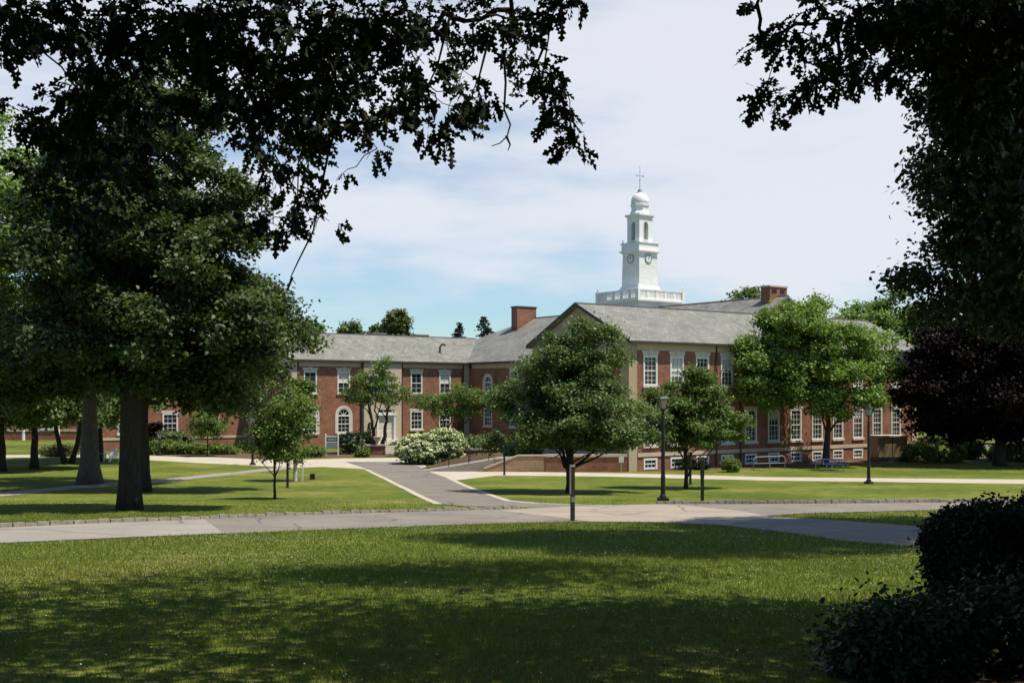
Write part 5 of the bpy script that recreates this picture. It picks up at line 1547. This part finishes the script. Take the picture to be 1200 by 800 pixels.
def oak_leaves(rng, base_pts, dirs, size, droop=0.5):
    N = len(base_pts)
    d = dirs + unit(rng, N) * 0.75
    d[:, 2] -= droop
    d = norm(d)
    nr = unit(rng, N) + np.array([0, 0, 0.5])
    nr = norm(nr - d * (nr * d).sum(1, keepdims=True))
    s_ = np.cross(nr, d)
    ln = (size * rng.uniform(0.7, 1.25, N))[:, None, None]
    curl = rng.uniform(-0.25, 0.35, N)[:, None, None]
    fold = rng.uniform(0.0, 0.6, N)[:, None, None]
    w = OUT[None, :, 0:1]; t_ = OUT[None, :, 1:2]
    V = base_pts[:, None, :] + ln * (s_[:, None, :] * w * 0.95 + d[:, None, :] * t_ + nr[:, None, :] * (np.abs(w) * fold - curl * t_ * t_))
    return V.reshape(-1, 3)

def clusters_to_branches(rng, root_pt, groups, r_root, mb, jitter=0.06, gap=0.035):
    """grow a branching skeleton from root_pt through all nodes, nearest first"""
    pts = [np.array(root_pt, float)]
    par = [-1]
    for group in groups:                       # boughs first, then the hanging sprays that start from them
        rest = np.array(group, float)
        used = np.zeros(len(rest), bool)
        dist = np.linalg.norm(rest[:, None, :] - np.array(pts)[None], axis=2)
        bi = dist.argmin(1)
        best = dist.min(1)
        for _ in range(len(rest)):
            k_ = int(np.argmin(np.where(used, 1e9, best)))
            used[k_] = True
            pts.append(rest[k_]); par.append(int(bi[k_]))
            nd = np.linalg.norm(rest - rest[k_], axis=1)
            imp = nd < best
            best[imp] = nd[imp]; bi[imp] = len(pts) - 1
    w = np.ones(len(pts))
    for i in range(len(pts) - 1, 0, -1):
        w[par[i]] += w[i]
    nb = len(groups[0]) + 1
    for i in range(1, len(pts)):
        a, b_ = pts[par[i]], pts[i]
        L = np.linalg.norm(b_ - a)
        ra = min(r_root, 0.0062 * w[i] ** 0.5 + 0.001) if i < nb else 0.0028 * w[i] ** 0.5 + 0.0015; rb = max(0.003, ra * 0.75)
        m1 = a * 0.67 + b_ * 0.33 + rng.normal(0, jitter * L, 3)
        m2 = a * 0.33 + b_ * 0.67 + rng.normal(0, jitter * L, 3)
        mb.tube([a, m1, m2, b_], [ra, ra * 0.92, ra * 0.85, rb], 6 if ra > 0.02 else 4, cap=False)
    return pts, par

def near_oak(label, trunk_xy, trunk_r, fork_z, clusters, canopy, seed, size=0.15):
    """clusters: (x,y,z,r,count) hanging sprays; canopy: (n clumps, sampler) overhead"""
    rng = np.random.default_rng(seed)
    tx, ty = trunk_xy
    bz = zg(ty)
    root = thing('overhanging_oak', label, 'tree', (tx, ty, bz))
    org = np.array([tx, ty, bz])
    mb = MB()
    cen = np.array([c_[:3] for c_ in clusters]) - org
    can = canopy - org
    # trunk and main limbs
    k_ = 10
    tp = [np.array([rng.normal(0, 0.05) * (i > 0), rng.normal(0, 0.05) * (i > 0), -0.2 + (fork_z + 0.2) * i / k_]) for i in range(k_ + 1)]
    mb.tube(tp, [trunk_r * (1.4 - 0.7 * min(1, i / 2.5) if i < 3 else 0.75 - 0.25 * i / k_ + 0.0) for i in range(k_ + 1)], 14)
    crown_top = tp[-1]
    pts, par = clusters_to_branches(rng, crown_top, [can, cen], trunk_r * 0.5, mb)
    mb.build('trunk', M_BARK, root, smooth=True)
    B, D = [], []
    for (x_, y_, z_, r_, n_) in clusters:
        c0 = np.array([x_, y_, z_]) - org
        whorls = max(1, n_ // 6)
        wc = c0 + rng.normal(size=(whorls, 3)) * r_ * np.array([0.5, 0.5, 0.42])
        for q_ in wc:
            m_ = 6
            B.append(q_ + rng.normal(size=(m_, 3)) * 0.035)
            D.append(np.tile(norm((q_ - c0)[None] + np.array([[0, 0, -0.02]])), (m_, 1)))
    B = np.concatenate(B); D = np.concatenate(D)
    V = [oak_leaves(rng, B, D, size, 0.55)]
    T = [rng.normal(0.45, 0.2, len(B))]
    cb = []
    for q_ in can:
        m_ = 92
        cb.append(q_ + rng.normal(size=(m_, 3)) * np.array([0.6, 0.6, 0.32]))
    cb = np.concatenate(cb)
    V.append(oak_leaves(rng, cb, unit(rng, len(cb)), size * 2.0, 0.2)); T.append(rng.normal(0.45, 0.2, len(cb)))
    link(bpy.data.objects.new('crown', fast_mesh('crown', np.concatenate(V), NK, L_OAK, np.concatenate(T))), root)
    return root

def spray(rng, lst, d0, dvar, k=1.0):
    out = []
    for (px_, py_, r_) in lst:
        d = d0 + rng.uniform(-dvar, dvar)
        p_ = wpt(px_, py_, d)
        rm = r_ / F * d
        out.append((p_.x, p_.y, p_.z, rm, int(k * math.pi * r_ * r_ / (46 if r_ < 27 else 34)) + 6))
    return out

rngo = np.random.default_rng(301)
left_px = [(675, 161, 16), (660, 92, 9), (634, 94, 22), (622, 75, 22), (655, 130, 24), (640, 112, 22), (547, 116, 20), (570, 112, 18), (502, 150, 22), (525, 139, 24), (540, 128, 18),
           (431, 142, 26), (401, 131, 24), (418, 120, 24), (442, 174, 18), (455, 140, 22), (480, 140, 18), (367, 161, 26), (380, 148, 22), (350, 185, 22), (341, 217, 18), (348, 240, 15), (386, 259, 13), (394, 212, 8), (408, 198, 6),
           (487, 71, 20), (495, 95, 18), (532, 60, 14), (542, 82, 17), (538, 72, 14), (570, 19, 24), (600, 12, 24), (622, 24, 22), (645, 20, 17), (615, 45, 18), (680, 2, 14), (655, 4, 14), (585, 35, 16), (545, 25, 20), (520, 15, 24), (505, 35, 22), (480, 25, 26), (455, 30, 28), (465, 55, 20), (440, 60, 20), (430, 25, 32),
           (475, 108, 14), (470, 85, 16), (560, 95, 12), (590, 60, 10), (668, 145, 14), (672, 172, 12), (640, 90, 14),
           (400, 20, 36), (380, 60, 36), (410, 80, 30), (360, 100, 36), (340, 30, 44), (330, 80, 44), (310, 140, 40), (340, 130, 34), (390, 105, 28), (300, 30, 50), (285, 90, 46), (285, 140, 30), (305, 180, 28), (330, 195, 24), (250, 30, 52), (225, 40, 44), (205, 118, 26), (180, 35, 50), (150, 100, 46), (130, 45, 50), (90, 105, 40), (120, 130, 40), (235, 130, 26), (255, 115, 26),
           (90, 20, 50), (40, 5, 40), (20, 20, 32), (4, 45, 26), (140, 165, 44), (125, 210, 36), (85, 170, 36), (60, 140, 30), (95, 240, 30), (45, 200, 28), (20, 140, 26), (150, 215, 24), (180, 170, 24),
           (320, 262, 18), (338, 256, 16), (300, 258, 18), (345, 272, 10), (268, 246, 12)]
cl_left = spray(rngo, left_px, 10.3, 1.5)
right_px = [(887, 5, 12), (933, 28, 20), (912, 30, 12), (896, 55, 15), (924, 58, 20), (878, 62, 8), (885, 108, 15), (903, 132, 16), (905, 112, 14), (922, 110, 12), (942, 80, 20), (940, 108, 20), (962, 92, 22), (982, 80, 22), (990, 103, 18), (1002, 42, 26), (980, 23, 26), (955, 45, 20), (960, 12, 24), (1010, 15, 30), (1035, 60, 30), (1015, 75, 24), (1002, 92, 16), (1050, 35, 32), (1058, 10, 36), (1040, 85, 24), (1072, 55, 30),
            (1090, 20, 40), (1100, 60, 40), (1120, 30, 50), (1125, 80, 44), (1150, 20, 56), (1165, 70, 56), (1190, 30, 56), (1200, 100, 56), (1150, 120, 50), (1110, 110, 30), (1190, 160, 50), (1140, 165, 36), (1225, 60, 60), (1170, 210, 44), (1205, 230, 46), (1130, 210, 26), (1190, 280, 40), (1150, 255, 30), (1215, 320, 44), (1180, 325, 24)]
cl_right = spray(rngo, right_px, 10.8, 1.3)

def canopy_points(rng, n, xr, yr, edge):
    out = []
    while len(out) < n:
        x_ = rng.uniform(*xr); y_ = rng.uniform(*yr)
        if y_ > 1.0:
            z_ = EYE + 0.362 * y_ + 1.4 + 4.2 * rng.beta(1.3, 1.6)      # boughs over the lawn
        else:
            z_ = 4.6 + max(0.0, (y_ + 3) * 0.7) + 8.5 * rng.random()     # unseen low foliage behind the camera, added to block sky light
        h_ = z_ - zg(y_)
        gx, gy = x_ - sv.x / sv.z * h_, y_ - sv.y / sv.z * h_           # where this clump's shade lands
        if edge(gx, gy, rng):
            out.append((x_, y_, z_))
    return np.array(out)

def shade(gx, gy, rng):
    w1 = 0.5 * math.sin(gx * 1.3 + 0.4) + 0.3 * math.sin(gx * 2.9)
    if gy < 12.9 + 0.5 * w1:
        return True
    if gx < -3.3 + 0.4 * w1 and gy < 15.8 + 0.5 * w1:
        return True
    if -3.4 < gx < 2.2 and 15.0 + 0.4 * w1 < gy < 17.6 + 0.4 * w1:
        return True
    return False
can_l = canopy_points(rngo, 660, (-14.0, 8.0), (-8.0, 16.5), shade)
can_r = canopy_points(rngo, 540, (2.0, 16.0), (-8.0, 16.5), shade)
near_oak('old oak overhanging the picture from the left, lobed leaves black against the sky', (-8.5, 2.5), 0.42, 5.2, cl_left, can_l, 311)
near_oak('old oak whose lobed-leaf branch hangs into the picture from the upper right', (12.5, 3.0), 0.42, 5.6, cl_right, can_r, 312)
# bare hanging twigs are part of the left oak: thin dead ends below its sprays
lo_ = [o for o in scene.objects if o.name.startswith('overhanging_oak')][0]
rt = np.random.default_rng(5)
mb = MB()
inv = Vector(lo_.location)
for line, d in (([(398, 140), (385, 175), (376, 225), (366, 270), (350, 305), (342, 325), (347, 333)], 10.2), ([(342, 325), (337, 338), (345, 347)], 10.2),
                ([(528, 20), (521, 45), (513, 80), (498, 108), (474, 120)], 10.0), ([(498, 105), (510, 110), (513, 118)], 10.0),
                ([(590, 60), (592, 95), (590, 128), (598, 145), (594, 160), (586, 168), (576, 172)], 10.4), ([(594, 160), (597, 170), (596, 176)], 10.4),
                ([(384, 65), (395, 95), (404, 110), (416, 112)], 9.8), ([(378, 75), (392, 100), (398, 120)], 9.8), ([(570, 50), (560, 90), (552, 110)], 10.1), ([(640, 50), (620, 95), (600, 108)], 10.1), ([(310, 200), (300, 225), (290, 236)], 9.6)):
    pts = [wpt(px_ + rt.normal(0, .8), py_ + rt.normal(0, .8), d + rt.normal(0, .03)) - inv for px_, py_ in line]
    mb.tube(pts, [0.012 * (1 - 0.8 * i / (len(pts) - 1)) + 0.0015 for i in range(len(pts))], 5)
mb.build('bare_twigs', M_BARK, lo_)
